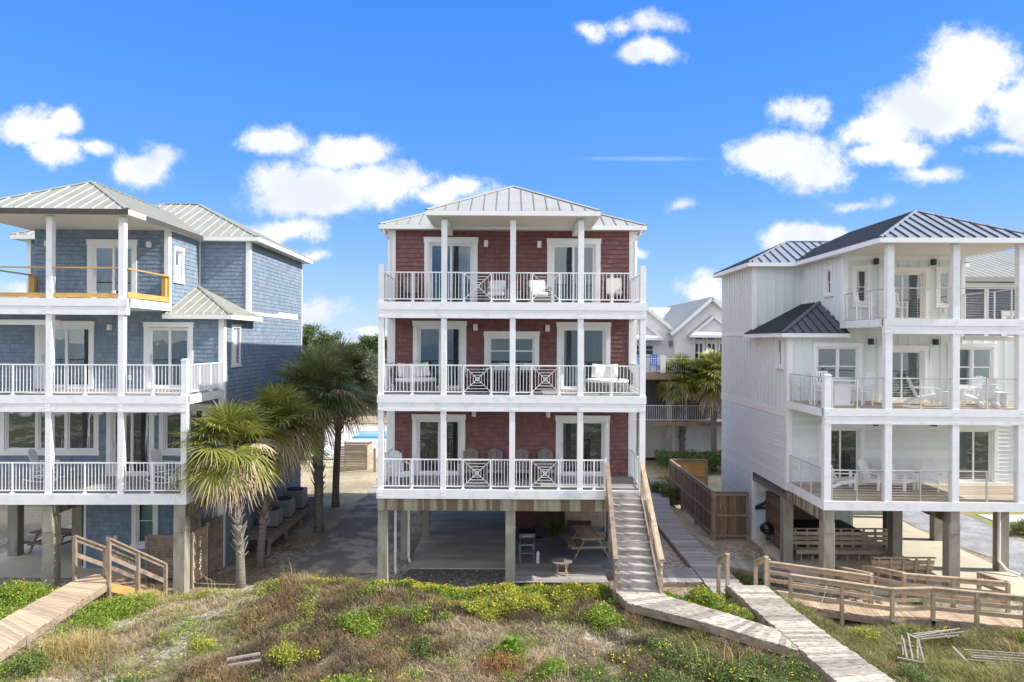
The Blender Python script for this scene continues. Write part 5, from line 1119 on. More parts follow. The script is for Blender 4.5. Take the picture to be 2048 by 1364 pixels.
# ------------------------------------------------------------------ white houses behind
def gable(mb, x0, x1, z0, zp, y0, y1): # solid gable prism
    c = (x0 + x1) / 2; mb.add([(x0, y0, z0), (x1, y0, z0), (c, y0, zp), (x0, y1, z0), (x1, y1, z0), (c, y1, zp)], [(0, 1, 2), (3, 5, 4), (0, 3, 4, 1), (0, 2, 5, 3), (1, 4, 5, 2)])
wh = thing('white_house', 'white sided house with twin gables behind the palms', 'house', (0, 50, 0))
def gableunit(cx, hwid, y, ez, pz, yb, deepwin):
    b = MB(); F = front(y); z = 5.8
    while z < pz - .1:
        ww = hwid if z < ez else hwid * (pz - z) / (pz - ez); zz = min(z + .18, pz - .05); w2_ = hwid if zz < ez else hwid * (pz - zz) / (pz - ez)
        b.add([F(cx - ww, .022, z), F(cx + ww, .022, z), F(cx + w2_, .004, zz), F(cx - w2_, .004, zz), F(cx - ww, 0, z), F(cx + ww, 0, z)], [(0, 1, 2, 3), (0, 4, 5, 1)]); z += .18
    b.build('lap_siding', m_whitelap, wh)
    b = MB(); b.box(cx - hwid, cx + hwid, y + .03, yb, -.5, ez); gable(b, cx - hwid, cx + hwid, ez, pz, y + .03, yb); b.build('wall', m_whitelap, wh)
    b = MB(); ov = .4; s = (pz - ez) / hwid
    for sg in (-1, 1): roofplane(b, [(cx + sg * (hwid + ov), y - ov, ez - ov * s), (cx + sg * (hwid + ov), yb, ez - ov * s), (cx, yb, pz + .05), (cx, y - ov, pz + .05)], sp=.45)
    o = b.build('roof', [m_roofwhite, m_seamgrey], wh); b = MB()
    for sg in (-1, 1): b.bar((cx + sg * (hwid + ov), y - ov - .03, ez - ov * s - .1), (cx, y - ov - .03, pz - .08), .05, .22)
    b.build('bargeboard', m_trim, o)
    # pent gable over the windows
    b = MB(); hw2 = hwid * .62; pe = ez - .45; pp = pe + hw2 * .85; y2 = y - .75
    gable(b, cx - hw2 + .1, cx + hw2 - .1, pe, pp - .1, y2 + .12, y); b.build('wall', m_whitelap, wh); b = MB()
    for sg in (-1, 1): roofplane(b, [(cx + sg * (hw2 + .15), y2, pe - .1), (cx + sg * (hw2 + .15), y, pe - .1), (cx, y, pp + .03), (cx, y2, pp + .03)], sp=.45)
    b.add([(cx - hw2, y2 - .2, pe - .02), (cx + hw2, y2 - .2, pe - .02), (cx + hw2 - .2, y2 + .13, pe + .3), (cx - hw2 + .2, y2 + .13, pe + .3)], [(0, 1, 2, 3)])
    o = b.build('roof', [m_roofwhite, m_seamgrey], wh); b = MB()
    for sg in (-1, 1): b.bar((cx + sg * (hw2 + .15), y2 - .03, pe - .16), (cx, y2 - .03, pp - .06), .05, .14)
    b.box(cx - hw2 - .1, cx + hw2 + .1, y2 - .22, y2 - .02, pe - .2, pe - .02); b.build('bargeboard', m_trim, o)
    for i in range(3 if deepwin else 2):
        wv = hw2 * 1.7 / (3 if deepwin else 2); x = cx - hw2 * .85 + i * wv
        opening('window', front(y - .13), wh, x + .03, x + wv - .03, 8.05 if deepwin else 7.9, 8.55, tw=.08, cols=1, gl=m_gldark, curtain=None); opening('window', front(y - .13), wh, x + .03, x + wv - .03, 6.4 if deepwin else 6.9, 8.05 if deepwin else 7.9, tw=.1, cols=2 if deepwin else 1, gl=m_gldark, curtain='b' if not deepwin else None)
gableunit(14.3, 2.55, -.9, 8.97, 11.2, 12, True); gableunit(8.9, 3.1, .1, 8.75, 11.25, 12, False)
b = MB(); roofplane(b, [(5.5, 5.5, 9.0), (17.5, 5.5, 9.0), (15.5, 10, 11.0), (7.5, 10, 11.0)], sp=.9); roofplane(b, [(7.5, 10, 11.0), (15.5, 10, 11.0), (15.5, 14, 11.05), (7.5, 14, 11.05)], sp=.9); b.build('roof', [m_roofwhite, m_seamgrey], wh)
b = MB(); b.box(5.8, 18, -3.0, -.9, 5.55, 5.85); b.box(5.8, 18, -3.05, -3.0, 5.4, 5.87); b.build('deck_floor', m_wood, wh)
b = MB(); b.box(5.8, 18, -3.0, 0, 2.2, 2.5); b.build('deck_floor', m_wood, wh)
b = MB(); railing(b, (5.9, -2.9), (10.3, -2.9), 5.87, sp=.16); railing(b, (10.4, -2.9), (10.4, -1), 5.87, sp=.16); railing(b, (10.5, -2.9), (17.5, -2.9), 5.87, sp=.16); b.build('railing', m_rail, wh); b = MB(); b.box(10.25, 10.6, -3.0, -2.7, 5.87, 7.05); b.build('post', m_trim, wh)
b = MB(); railing(b, (5.9, -2.9), (17.5, -2.9), 2.52, sp=.15, h=1.1); b.build('railing', m_rail, wh)
for x in (6, 10.9, 15.2): b = MB(); b.box(x - .18, x + .18, -2.9, -2.5, -.5, 5.5 if x > 10 and x < 12 else 2.2); b.build('concrete_column', m_conc, wh)
b = MB(); b.box(5.5, 17.3, -1.02, -.95, 2.52, 5.5); b.build('wall', m_greywall_recess, wh)  # added dark panel standing in for the shade of the recess under the deck
b = MB(); b.box(12.1, 12.45, -1.6, -1.0, -.5, 5.4); each(b, 'downspout', m_trim, wh)
walllamp(wh, front(.05), 11.6, 7.9, m_acm, 1.4)
for x, lb in ((9.0, 'bright blue chair behind the white railing, half hidden by the porch post'), (10.0, 'bright blue chair beside the white newel post of the back house')): dchair(lb, m_blue, (x, 48.2, 5.88), 170, 'blue chairs on the white house deck', 4, .08, 1.2)
m_whitelap2 = m_whitelap
gh = thing('grey_house', 'dark grey house with white trim beyond the pale house balcony', 'house', (0, 0, 0))
b = MB(); laps(b, front(36), 23.0, 30, -1, 11.4, [], .17); b.build('lap_siding', m_greywall_recess, gh); b = MB(); b.box(23.02, 31, 36.01, 46, -.8, 11.4); laps(b, left(23.0), 36, 46, -1, 11.4, [], .17); b.build('wall', m_greywall_recess, gh)
b = MB(); roofplane(b, [(22.5, 35.3, 11.45), (31, 35.3, 11.45), (31, 41, 13.5), (25.5, 41, 13.5)], sp=.4, rib=(.03, .03)); roofplane(b, [(22.5, 46, 11.45), (22.5, 35.3, 11.45), (25.5, 41, 13.5), (25.5, 46, 13.5)], sp=.4, rib=(.03, .03)); b.box(22.45, 31, 35.25, 35.3, 11.2, 11.44); o = b.build('roof', [m_roofblue, m_seamlight], gh)
b = MB(); b.box(24.85, 25.05, 35.9, 35.96, 2, 10.9); b.box(23.0, 31, 35.9, 35.955, 10.95, 11.2); each(b, 'corner_board', m_trimw, gh)
opening('window', front(35.87), gh, 25.7, 28.4, 7.5, 9.7, mt=m_trimw, cols=1, gl=m_gldark, curtain=None, tw=.22)
b = MB(); planks(b, 22, 30, 33.5, 35.9, 7.3); b.build('deck_floor', m_decktan, gh); b = MB(); railing(b, (22.2, 33.6), (30, 33.6), 7.3, sp=1.6, posts=(.2, .5)); b.bar((22.2, 33.6, 8.0), (30, 33.6, 8.0), .04, .05); b.build('railing', m_trimw, gh)

# ------------------------------------------------------------------ palms
def palm(label, x, y, hgt, lean, seed, live=38, dead=16, size=1.25, mat=None, tilt=(0, 0), boots=(.35, 1.), rt=.17, group='cabbage palms', wm=1.0):
    r = random.Random(seed); z0 = H(x, y); t = thing('palm_tree', label, 'palm tree', (x, y, z0), 0, group)
    top = Vector((lean[0], lean[1], hgt)); P = [Vector((lean[0] * s ** 1.6, lean[1] * s ** 1.6, hgt * s - (.2 if s == 0 else 0))) for s in [i / 10 for i in range(11)]]
    b = MB(); b.tube(P, [rt * (1.2 if i == 0 else 1.0 - .02 * i) * (1 + .05 * math.sin(i * 3)) for i in range(11)], 12); b.build('trunk', m_trunk, t, smooth=True)
    b = MB(); nb = int((boots[1] - boots[0]) * hgt * 17)
    for i in range(nb):
        s = boots[0] + (boots[1] - boots[0]) * i / nb; j = min(int(s * 10), 9); c = P[j].lerp(P[j + 1], s * 10 - j); a = i * 2.399; d = Vector((math.cos(a), math.sin(a), 0)); sd = Vector((-d.y, d.x, 0)); L = r.uniform(.16, .34)
        p0 = c + d * rt * .8; p1 = c + d * (rt + .10) + Vector((0, 0, L * .75)) + sd * r.uniform(-.04, .04); p2 = c + d * (rt + r.uniform(.12, .2)) + Vector((0, 0, L)) + sd * r.uniform(-.05, .05)
        vs = [p0 - sd * .09, p0 + sd * .09, p0 + sd * .09 - Vector((0, 0, .04)), p0 - sd * .09 - Vector((0, 0, .04)), p1 - sd * .045, p1 + sd * .045, p1 + sd * .04 + d * .03, p1 - sd * .04 + d * .03]
        b.hexa(vs); b.add([p1 - sd * .045, p1 + sd * .045, p2], [(0, 1, 2)])
    b.build('leaf_boots', m_boot, t)
    def fans(n, el0, el1, sz, drop, name, m_):
        V = []; Fq = []
        for i in range(n):
            az = i * 2.399963 + r.uniform(-.2, .2); f = (i + .5) / n; el = R(el0 + (el1 - el0) * f + r.uniform(-10, 10)); pl = sz * r.uniform(.55, .85)
            d = Vector((math.cos(az) * math.cos(el), math.sin(az) * math.cos(el), math.sin(el)))
            base = top + Vector((0, 0, r.uniform(-.25, .1))); mid = base + d * pl * .6; hub = mid + (d + Vector((0, 0, -.35 if el > -.4 else -.1))).normalized() * pl * .5
            s_ = d.cross(Vector((0, 0, 1))).normalized()
            # petiole
            k = len(V)
            for p in (base, mid, hub): V += [p - s_ * .018, p + s_ * .018]
            Fq += [(k, k + 1, k + 3, k + 2), (k + 2, k + 3, k + 5, k + 4)]
            dd_ = (hub - mid).normalized(); up = s_.cross(dd_).normalized(); roll = r.uniform(-.5, .5); s2 = (s_ * math.cos(roll) + up * math.sin(roll)); ns = 30; Lb = sz * r.uniform(.72, .92); nd = r.uniform(.7, 1.2) * drop
            for q in range(ns):
                a = (q / (ns - 1) * 2 - 1) * 2.2 + r.uniform(-.04, .04); L = Lb * (.62 + .42 * math.cos(a * .62)) * r.uniform(.86, 1.08)
                dr = dd_ * math.cos(a) + s2 * math.sin(a); fold = up * (.18 + .22 * abs(math.sin(a))); dr = (dr + fold * .6).normalized(); wv = s2 * math.cos(a) - dd_ * math.sin(a)
                pts = []
                for tt in (.03, .38, .7, 1.0):
                    p = hub + dr * L * tt; p = p + Vector((0, 0, -nd * (.7 + .6 * r.random()) * L * tt ** 2.6)); 
                    pts.append(p)
                ws = (.008 * wm, .024 * wm, .018 * wm, .003 * wm); k = len(V)
                for p, wd in zip(pts, ws): V += [p - wv * wd, p + wv * wd]
                Fq += [(k + 2 * j, k + 2 * j + 1, k + 2 * j + 3, k + 2 * j + 2) for j in range(3)]
        return npmesh(name, np.array([tuple(v) for v in V]), np.array(Fq), m_, t)
    fans(live, 84, -26, size, .32, 'crown', mat or m_frond)
    if dead: fans(dead, 8, -66, size * .84, .6, 'dead_fronds', m_dead)
    return t
palm('sunlit cabbage palm with a skirt of dead fronds at the blue house corner', -9.05, 22.9, 4.7, (-.45, .1), 3, 56, 34, 1.26, m_frond, boots=(.22, .97), rt=.15, wm=1.1)
palm('cabbage palm directly behind the sunlit palm, beside the condensers', -9.15, 24.9, 5.1, (.55, .3), 5, 52, 32, 1.3, m_frond, boots=(.3, .97), rt=.15, wm=1.1)
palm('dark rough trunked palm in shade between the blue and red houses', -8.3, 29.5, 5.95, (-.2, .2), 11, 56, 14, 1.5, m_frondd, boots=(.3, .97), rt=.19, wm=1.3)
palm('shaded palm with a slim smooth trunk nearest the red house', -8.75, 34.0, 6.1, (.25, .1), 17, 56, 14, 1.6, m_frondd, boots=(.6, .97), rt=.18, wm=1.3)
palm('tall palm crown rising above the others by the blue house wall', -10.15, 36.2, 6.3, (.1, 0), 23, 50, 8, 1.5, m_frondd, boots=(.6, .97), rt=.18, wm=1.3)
palm('cabbage palm in front of the white house deck', 11.9, 47.6, 6.1, (.0, .3), 29, 50, 10, 1.4, m_frond, boots=(.3, .95), rt=.2, wm=2.0)
palm('cabbage palm partly hidden by the pale house wall', 13.7, 46.2, 6.4, (.0, .1), 31, 50, 8, 1.4, m_frond, boots=(.5, .95), rt=.2, wm=2.0)

# ------------------------------------------------------------------ vegetation
rg = np.random.default_rng(5)
def unit(v): return v / np.linalg.norm(v, axis=1, keepdims=True)
def leaves(P, L, W, upb=.4):
    """rhombic leaf quads at points P (N,3)"""
    n = len(P); d = unit(rg.normal(size=(n, 3)) + [0, 0, upb * .3]); nr = unit(rg.normal(size=(n, 3)) + [0, 0, upb * 2.2]); s = unit(np.cross(d, nr)); d = unit(np.cross(nr, s))
    L = L * rg.uniform(.45, 1.6, (n, 1)); W = W * rg.uniform(.7, 1.2, (n, 1))
    v = np.stack([P, P + d * L * .5 + s * W * .5, P + d * L, P + d * L * .5 - s * W * .5], 1).reshape(-1, 3)
    return v, np.arange(4 * n).reshape(-1, 4)
def blades(P, L, W, spread=.5, bend=.5):
    n = len(P); L = np.asarray(L).reshape(-1, 1) * rg.uniform(.5, 1.3, (n, 1)); az = rg.uniform(0, 2 * np.pi, n); h = np.stack([np.cos(az), np.sin(az), np.zeros(n)], 1); sp = spread * rg.uniform(.2, 1.3, (n, 1))
    d0 = unit(h * sp + [0, 0, 1]); d1 = unit(h * (sp + bend) + [0, 0, .6]); s = np.stack([-h[:, 1], h[:, 0], np.zeros(n)], 1) * W
    a = rg.uniform(-1, 1, (n, 1)); s = s * np.cos(a) + h * W * np.sin(a)
    m = P + d0 * L * .55; t = m + d1 * L * .45
    v = np.stack([P - s / 2, P + s / 2, m + s * .4, m - s * .4, t + s * .08, t - s * .08], 1).reshape(-1, 3); k = np.arange(n)[:, None] * 6
    return v, np.concatenate([k + [0, 1, 2, 3], k + [3, 2, 4, 5]], 1).reshape(-1, 4)
def on_ground(n, x0, x1, y0, y1): x = rg.uniform(x0, x1, n); y = rg.uniform(y0, y1, n); return x, y
def noise2(x, y, s, seed=0):
    r = np.random.default_rng(seed); out = 0
    for i in range(5):
        a = r.uniform(0, 6.28); f = s * (1.0 + .55 * i); out = out + np.sin(x * np.cos(a) * f + y * np.sin(a) * f + r.uniform(0, 6.28) + 1.3 * np.sin(y * f * .45 + x * f * .3 + i)) / (1 + .25 * i)
    return out / 3.2
def offwalk(x, y):
    def seg(ax, ay, bx, by, w):
        dx, dy = bx - ax, by - ay; t = np.clip(((x - ax) * dx + (y - ay) * dy) / (dx * dx + dy * dy), 0, 1); return np.hypot(x - ax - t * dx, y - ay - t * dy) > w
    ok = seg(3.75, 20.9, 3.9, 19.5, .68) & seg(3.95, 19.5, 7.2, 16.8, .58) & seg(7.2, 20.9, 7.45, 17.2, .66) & seg(7.45, 17.2, 7.95, 12, .68) & seg(-12.8, 21.2, -12.6, 12, .68) & seg(-12.3, 21.2, -11.2, 22, .6)
    ok &= seg(9, 22.5, 11.7, 21.35, .62) & seg(11.7, 21.35, 13, 21.4, .62) & seg(13, 21.4, 20, 19.5, .62) & seg(-.1, 23.8, 3.3, 23.8, .9)
    return ok
EDGE = lambda x: 21.55 + .25 * np.sin(x * 1.3) + .5 * np.exp(-((x + 6.5) / 1.8) ** 2) - 1.3 * np.exp(-((x - 5.3) / .9) ** 2) + .35 * np.exp(-((x - 1) / 2.) ** 2) - .6 * np.exp(-((x + 10) / 1.8) ** 2) - 1.0 * sm((x - 8.4) / 1.5)
BARE = lambda x, y: noise2(x, y, .9, 3) - .9 * np.exp(-((x + 9) / 1.9) ** 2 - ((y - 18.3) / 2.2) ** 2) * 1.3
def lift(P, h): P = P.copy(); P[:, 2] += rg.uniform(0.02, h, len(P)); return P
def put(name, n, x0, x1, y0, y1, keep, maker, mat):
    x, y = on_ground(n, x0, x1, y0, y1); k = (y < EDGE(x)) & offwalk(x, y) & keep(x, y); x, y = x[k], y[k]; P = np.stack([x, y, Hn(x, y) + rg.uniform(-.01, .01, len(x))], 1)
    v, f = maker(P); o = npmesh(name, v, f, mat); tag(o, kind='stuff'); return o
D = lambda y: 1.0
n2 = noise2
leftz = lambda x, y: (x < -7.5 - .5 * np.sin(y)) 
rightz = lambda x, y: (x > 8.0 + (18 - y) * .25)
G2 = lambda x, y, cx, cy, sx_, sy_: np.exp(-((x - cx) / sx_) ** 2 - ((y - cy) / sy_) ** 2)
ZB = lambda x, y: 1.5 * G2(x, y, -4.9, 17.3, 2.9, 3.2) + 1.1 * G2(x, y, 1.6, 19.3, 2.2, .7) + .8 * G2(x, y, 4.6, 17.0, 1.8, 1.6) - 1.0 * G2(x, y, .6, 17.3, 1.6, 1.3) - .9 * G2(x, y, -9.3, 18.6, 1.5, 2.4) - .25
brown = lambda x, y: (ZB(x, y) + .55 * n2(x, y, 1.3, 3) > 0) & ~leftz(x, y) & (x < 8.2)
DEAD = lambda x, y: (1.3 * G2(x, y, .6, 17.2, 1.9, 1.5) + .9 * G2(x, y, -1.8, 16.2, 1.6, 1.4) + .5 * G2(x, y, -8.5, 18.5, 1.5, 2.5) - .55 + .6 * n2(x, y, 1.3, 9) > 0)
put('brown_scrub', 190000, -11, 8.6, 13.6, 22.3, lambda x, y: brown(x, y), lambda P: blades(P, np.clip(.28 + .26 * n2(P[:, 0], P[:, 1], 3.2, 81), .07, .6), .011, .8, .5), m_twig)
put('bleached_twigs', 60000, -11, 8.6, 13.6, 22.3, lambda x, y: (n2(x, y, 2.6, 82) > .1) & ~leftz(x, y), lambda P: blades(P, .26, .010, 1.1, .9), m_straw)
put('grey_brown_stems', 120000, -13, 8.8, 13.6, 22.3, lambda x, y: ~brown(x, y) & ((n2(x, y, 1.8, 91) > .05) | (x > -6.5)) & (n2(x, y, 2.3, 92) > -.28), lambda P: blades(P, .22, .011, 2.4, 1.1), m_stem)
put('green_patches', 150000, -9, 8.4, 13.6, 21.0, lambda x, y: (n2(x, y, 1.9, 93) > .42) & (n2(x, y, 6.0, 94) > -.2), lambda P: leaves(lift(P, .22), .05, .034), m_leaf)
put('green_patches', 90000, -9, 8.4, 13.6, 21.0, lambda x, y: (n2(x, y, 1.7, 95) > .5) & (n2(x, y, 6.0, 96) > -.1), lambda P: leaves(lift(P, .24), .045, .03), m_leafy)
put('dark_undergrowth', 90000, 1.5, 8.8, 13.4, 16.6, lambda x, y: (n2(x, y, 1.9, 97) > -.2), lambda P: leaves(lift(P, .34), .045, .03), m_leafd)
put('brown_scrub', 70000, 8.3, 19.5, 12.5, 20.6, lambda x, y: (n2(x, y, 1.3, 98) > -.1 - .3 * (y > 18)), lambda P: blades(P, .36, .011, .9, .7), m_twig)
put('seed_heads', 40000, 8.3, 19.5, 12.5, 20.6, lambda x, y: (n2(x, y, 1.3, 98) > -.05 - .3 * (y > 18)), lambda P: leaves(lift(P, .36), .028, .018), m_seedy)
put('yellow_flowers', 110, 1.5, 8.6, 13.4, 16.8, lambda x, y: x > 0, lambda P: leaves(np.repeat(P + [0, 0, .34], 3, 0), .038, .03, 1.5), m_flower)
put('scrub_leaves', 60000, -11, 8.6, 13.6, 22.0, lambda x, y: brown(x, y) & (n2(x, y, 2.4, 83) > .25), lambda P: leaves(lift(P, .32), .036, .024), m_leafd)
put('brown_scrub', 50000, -11, 8.6, 13.6, 22.3, lambda x, y: ~brown(x, y) & ~leftz(x, y) & (n2(x, y, 1.9, 6) > .1), lambda P: blades(P, .17, .010, 1.2, .6), m_twig)
put('seed_heads', 60000, -11, 8.6, 13.6, 22.0, lambda x, y: brown(x, y) & (n2(x, y, 1.2, 15) > -.3 + .7 * (x > -1.5)), lambda P: leaves(lift(P, .26), .022, .014), m_seedy)
put('dead_grass_mat', 90000, -11, 8.8, 13.6, 22.0, lambda x, y: DEAD(x, y), lambda P: blades(P, .26, .011, 2.6, 1.2), m_straw)
put('olive_grass', 60000, -16, 8.5, 13.4, 22.0, lambda x, y: (n2(x, y, 1.5, 21) > .35 - .5 * leftz(x, y)), lambda P: blades(P, .20, .010, .8, .6), m_grass)
put('dry_grass', 36000, -16, 8.6, 13.4, 22.2, lambda x, y: (n2(x, y, 1.3, 31) > .30 - .35 * leftz(x, y)), lambda P: blades(P, .22, .009, 1.0, .8), m_drygrass)
BAND = lambda x, y: np.clip(1 - np.abs(y - (EDGE(x) - .42)) / (.50 + .12 * np.sin(x * 3) + .1 * np.sin(x * 7.3)), -.2, 1) * (x > -7.9) * (x < 2.9)
put('green_groundcover', 150000, -8, 3, 19, 22.4, lambda x, y: (BAND(x, y) > .12) & (n2(x, y, 3.0, 71) > -.62), lambda P: leaves(lift(P, .30), .055, .036), m_leaf)
put('green_groundcover', 90000, -8, 3, 19, 22.4, lambda x, y: (BAND(x, y) > .05) & (n2(x, y, 2.5, 72) > .0), lambda P: leaves(lift(P, .34), .05, .034), m_leafy)
put('yellow_flowers', 9000, -8, 3, 19, 22.4, lambda x, y: (BAND(x, y) > .15) & (n2(x, y, 2.9, 73) > .15), lambda P: leaves(P + [0, 0, .33] + rg.uniform(-.04, .04, (len(P), 1)) * [0, 0, 1], .045, .04, 2.0), m_flower)
put('green_groundcover', 60000, 4.4, 7.0, 17.6, 20.9, lambda x, y: (n2(x, y, 2.5, 74) > -.3) & (y > 18.6), lambda P: leaves(lift(P, .26), .05, .034), m_leaf)
put('green_groundcover', 90000, -18, -9.8, 14, 22.4, lambda x, y: (x < -13.4) | ((x > -12) & (x < -10.9 + .5 * np.sin(y * 2) + (y - 19) * .12) & (n2(x, y, 2.0, 75) > -.3)), lambda P: leaves(lift(P, .30), .055, .036), m_leaf)
put('dune_grass', 120000, 7.8, 19.5, 12.5, 21.5, lambda x, y: rightz(x, y) & (n2(x, y, .9, 41) > -.55), lambda P: blades(P, .36, .012, .6, .8), m_grass)
put('dune_grass', 50000, 7.8, 19.5, 12.5, 21.5, lambda x, y: rightz(x, y) & (n2(x, y, 1.4, 43) > -.1), lambda P: blades(P, .34, .010, .7, .8), m_drygrass)
put('dune_undergrowth', 70000, 7.8, 19.5, 12.5, 21.5, lambda x, y: rightz(x, y) & (n2(x, y, 1.2, 47) > -.1), lambda P: leaves(lift(P, .3), .035, .022), m_leafd)
put('dune_undergrowth', 60000, -20, -7, 12.5, 22.0, lambda x, y: (n2(x, y, 1.5, 51) > .15 - .9 * ((x < -13.5) | ((x > -12.1) & (x < -10.2) & (y > 17 + (x + 12) * 1.2)))), lambda P: leaves(lift(P, .24), .038, .024), m_leaf)
put('dune_undergrowth', 26000, -8, 8, 13.5, 21.0, lambda x, y: (n2(x, y, 1.6, 53) > .5), lambda P: leaves(lift(P, .22), .034, .022), m_leafd)

def bush(label, x, y, rx, ry, h, n, mat=None, flowers=0, leaf=(.045, .03), name='shrub', group=None, stems=40, ls=None):
    z = H(x, y); t = thing(name, label, 'shrub', (x, y, z), 0, group)
    # clumps inside an ellipsoid half dome
    n = int(n * 1.5); leaf = (leaf[0] * 1.2, leaf[1] * 1.2); nc = max(5, int(rx * ry * 34)); cx = rg.normal(0, .42, (nc, 2)); cx = cx / np.maximum(1, np.linalg.norm(cx, axis=1, keepdims=True)) ; cz = rg.uniform(.25, 1, nc) * np.sqrt(np.maximum(.08, 1 - (cx ** 2).sum(1) * .8))
    C_ = np.stack([cx[:, 0] * rx, cx[:, 1] * ry, cz * h], 1); idx = rg.integers(0, nc, n); P = C_[idx] + rg.normal(0, 1, (n, 3)) * [.11, .11, .07]
    P[:, 2] = np.abs(P[:, 2]) + Hn(P[:, 0] + x, P[:, 1] + y) - z
    v, f = leaves(P, leaf[0], leaf[1]); npmesh('foliage', v, f, mat or m_leaf, t)
    st = P[:stems].copy(); B0 = st.copy(); B0[:, 2] = Hn(st[:, 0] + x, st[:, 1] + y) - z - .05; B0[:, :2] *= .8; b = MB(); [b.bar(tuple(a), tuple(c), .008, .008) for a, c in zip(B0, st) if np.linalg.norm(a - c) > .05]; (b.build('stems', m_twig, t) if len(b.st) > 26 else None)
    if flowers:
        idx = rg.integers(0, nc, flowers); Q = C_[idx] + rg.normal(0, 1, (flowers, 3)) * [.11, .11, .03] + [0, 0, .11]; Q[:, 2] += Hn(Q[:, 0] + x, Q[:, 1] + y) - z
        Q = np.repeat(Q, 4, 0) + rg.normal(0, .009, (flowers * 4, 3)); v, f = leaves(Q, .042, .034, 1.5); npmesh('blossoms', v, f, m_flower, t)
    return t
gb = 'yellow flowering shrubs along the dune edge'
band = [(-7.3, 21.9, .8, .4, .34), (-6.3, 21.75, .7, .4, .3), (-5.0, 21.6, .6, .35, .3), (-4.2, 21.3, .6, .35, .26), (-3.4, 21.3, .6, .4, .3), (-2.6, 21.05, .6, .4, .3), (-1.8, 21.1, .6, .4, .32), (-1.0, 20.95, .6, .45, .3), (-.2, 20.8, .65, .45, .3), (.6, 20.7, .65, .5, .32), (1.4, 20.55, .6, .5, .34), (2.1, 20.45, .6, .45, .42)]
wl = ['left of the grass tuft', 'right of the grass tuft', 'below the gravel drive', 'in front of the left column', 'below the white downpipe', 'in front of the stone bed, left part', 'in front of the stone bed, middle', 'in front of the stone bed, right part', 'left of the middle column foot', 'at the middle column foot', 'below the round table', 'at the boardwalk end, nearest the stairs']
for (x, y, rx, ry, h), wd in zip(band, wl): bush('low flowering shrub in the dune edge band ' + wd, x, y, rx, ry, h, 2600, m_leaf if rg.random() < .6 else m_leafy, 34, group=gb)
for (x, y, rx, ry, h, n, m_, fl, lb) in [(-3.9, 18.1, 1.05, .6, .28, 4600, m_leaf, 18, 'bright green creeping shrub on the brown slope, left of centre'), (-2.8, 18.9, 1.1, .45, .24, 3800, m_leaf, 8, 'thin green shrub running up the slope towards the flowering band'), (-.6, 19.6, 1.3, .65, .3, 5600, m_leafy, 50, 'yellow green shrub thick with flowers below the middle column'), (.9, 19.8, 1.2, .6, .3, 5000, m_leafy, 36, 'yellow flowering shrub above the dead grass patch'),
        (2.6, 18.7, .7, .6, .34, 2800, m_leaf, 10, 'isolated green flowering shrub left of the boardwalk bend'), (-5.2, 16.3, .62, .5, .36, 1500, m_leafy, 0, 'open yellow green shrub in the lower left of centre'), (-5.6, 18.6, .35, .25, .2, 500, m_leafy, 0, 'little yellow green sprig in the brown scrub'), (3.7, 16.9, .5, .4, .32, 1300, m_leafd, 8, 'dull green shrub below the long boardwalk'),
        (.9, 15.9, .45, .35, .3, 1100, m_leaf, 0, 'green weed clump at the bottom, right of the red stems'), (5.6, 20.1, .75, .55, .42, 3400, m_leaf, 60, 'flowering shrub in the wedge between two boardwalks'), (6.1, 19.2, .6, .4, .3, 2000, m_leaf, 26, 'flowering shrub beside the grey boardwalk edge'), (8.5, 24.2, .7, .5, .3, 2200, m_leafd, 4, 'dark green ground shrub by the gate posts'), (2.9, 20.2, .45, .35, .2, 1100, m_leafd, 0, 'small dark shrub against the boardwalk end'),
        (5.0, 15.6, 1.3, .6, .34, 3600, m_leafd, 30, 'dull green flowering shrub under the boardwalk junction'), (-3.6, 15.0, 1.1, .4, .26, 2200, m_leaf, 16, 'green flowering weeds at the bottom edge, left of centre'), (-14.6, 20.2, 1.3, 1.0, .4, 6000, m_leaf, 30, 'leafy green shrub bank left of the tan boardwalk'), (-11.3, 19.4, .7, 1.4, .3, 4200, m_leaf, 8, 'green vine bank along the right edge of the tan boardwalk'),
        (-11.0, 15.8, .5, .5, .3, 1600, m_leafd, 0, 'dark green clump at the lower left corner'), (-9.4, 21.3, .7, .3, .16, 900, m_leafy, 10, 'sparse flowering creeper at the palm foot'), (13.6, 22.7, .5, .35, .3, 1300, m_leaf, 0, 'green weeds growing between the ramp and the patio'), (16.0, 18.0, 1.4, .9, .4, 5000, m_leafd, 8, 'green shrub at the right edge below the ramp'), (12.2, 19.3, 1.3, .5, .34, 3000, m_leafd, 4, 'scrubby bush in front of the ramp posts')]:
    bush(lb, x, y, rx, ry, h, n, m_, fl)
bush('round leaved sea grape bush at the bottom centre', -.1, 16.6, .55, .3, .5, 420, m_grape, 0, leaf=(.10, .10)); 
x_, y_ = -.15, 16.0; t = thing('weed_clump', 'upright reddish weed clump below the sea grape', 'weed', (x_, y_, H(x_, y_))); P = rg.normal(0, 1, (420, 3)) * [.33, .2, 0]; v, f = blades(P, .55, .010, .35, .2); npmesh('stems', v, f, m_red, t); P = rg.normal(0, 1, (900, 3)) * [.36, .22, 0] + [0, 0, .3]; P[:, 2] = rg.uniform(.08, .5, 900); v, f = leaves(P, .04, .02); npmesh('leaves', v, f, m_leafy, t)
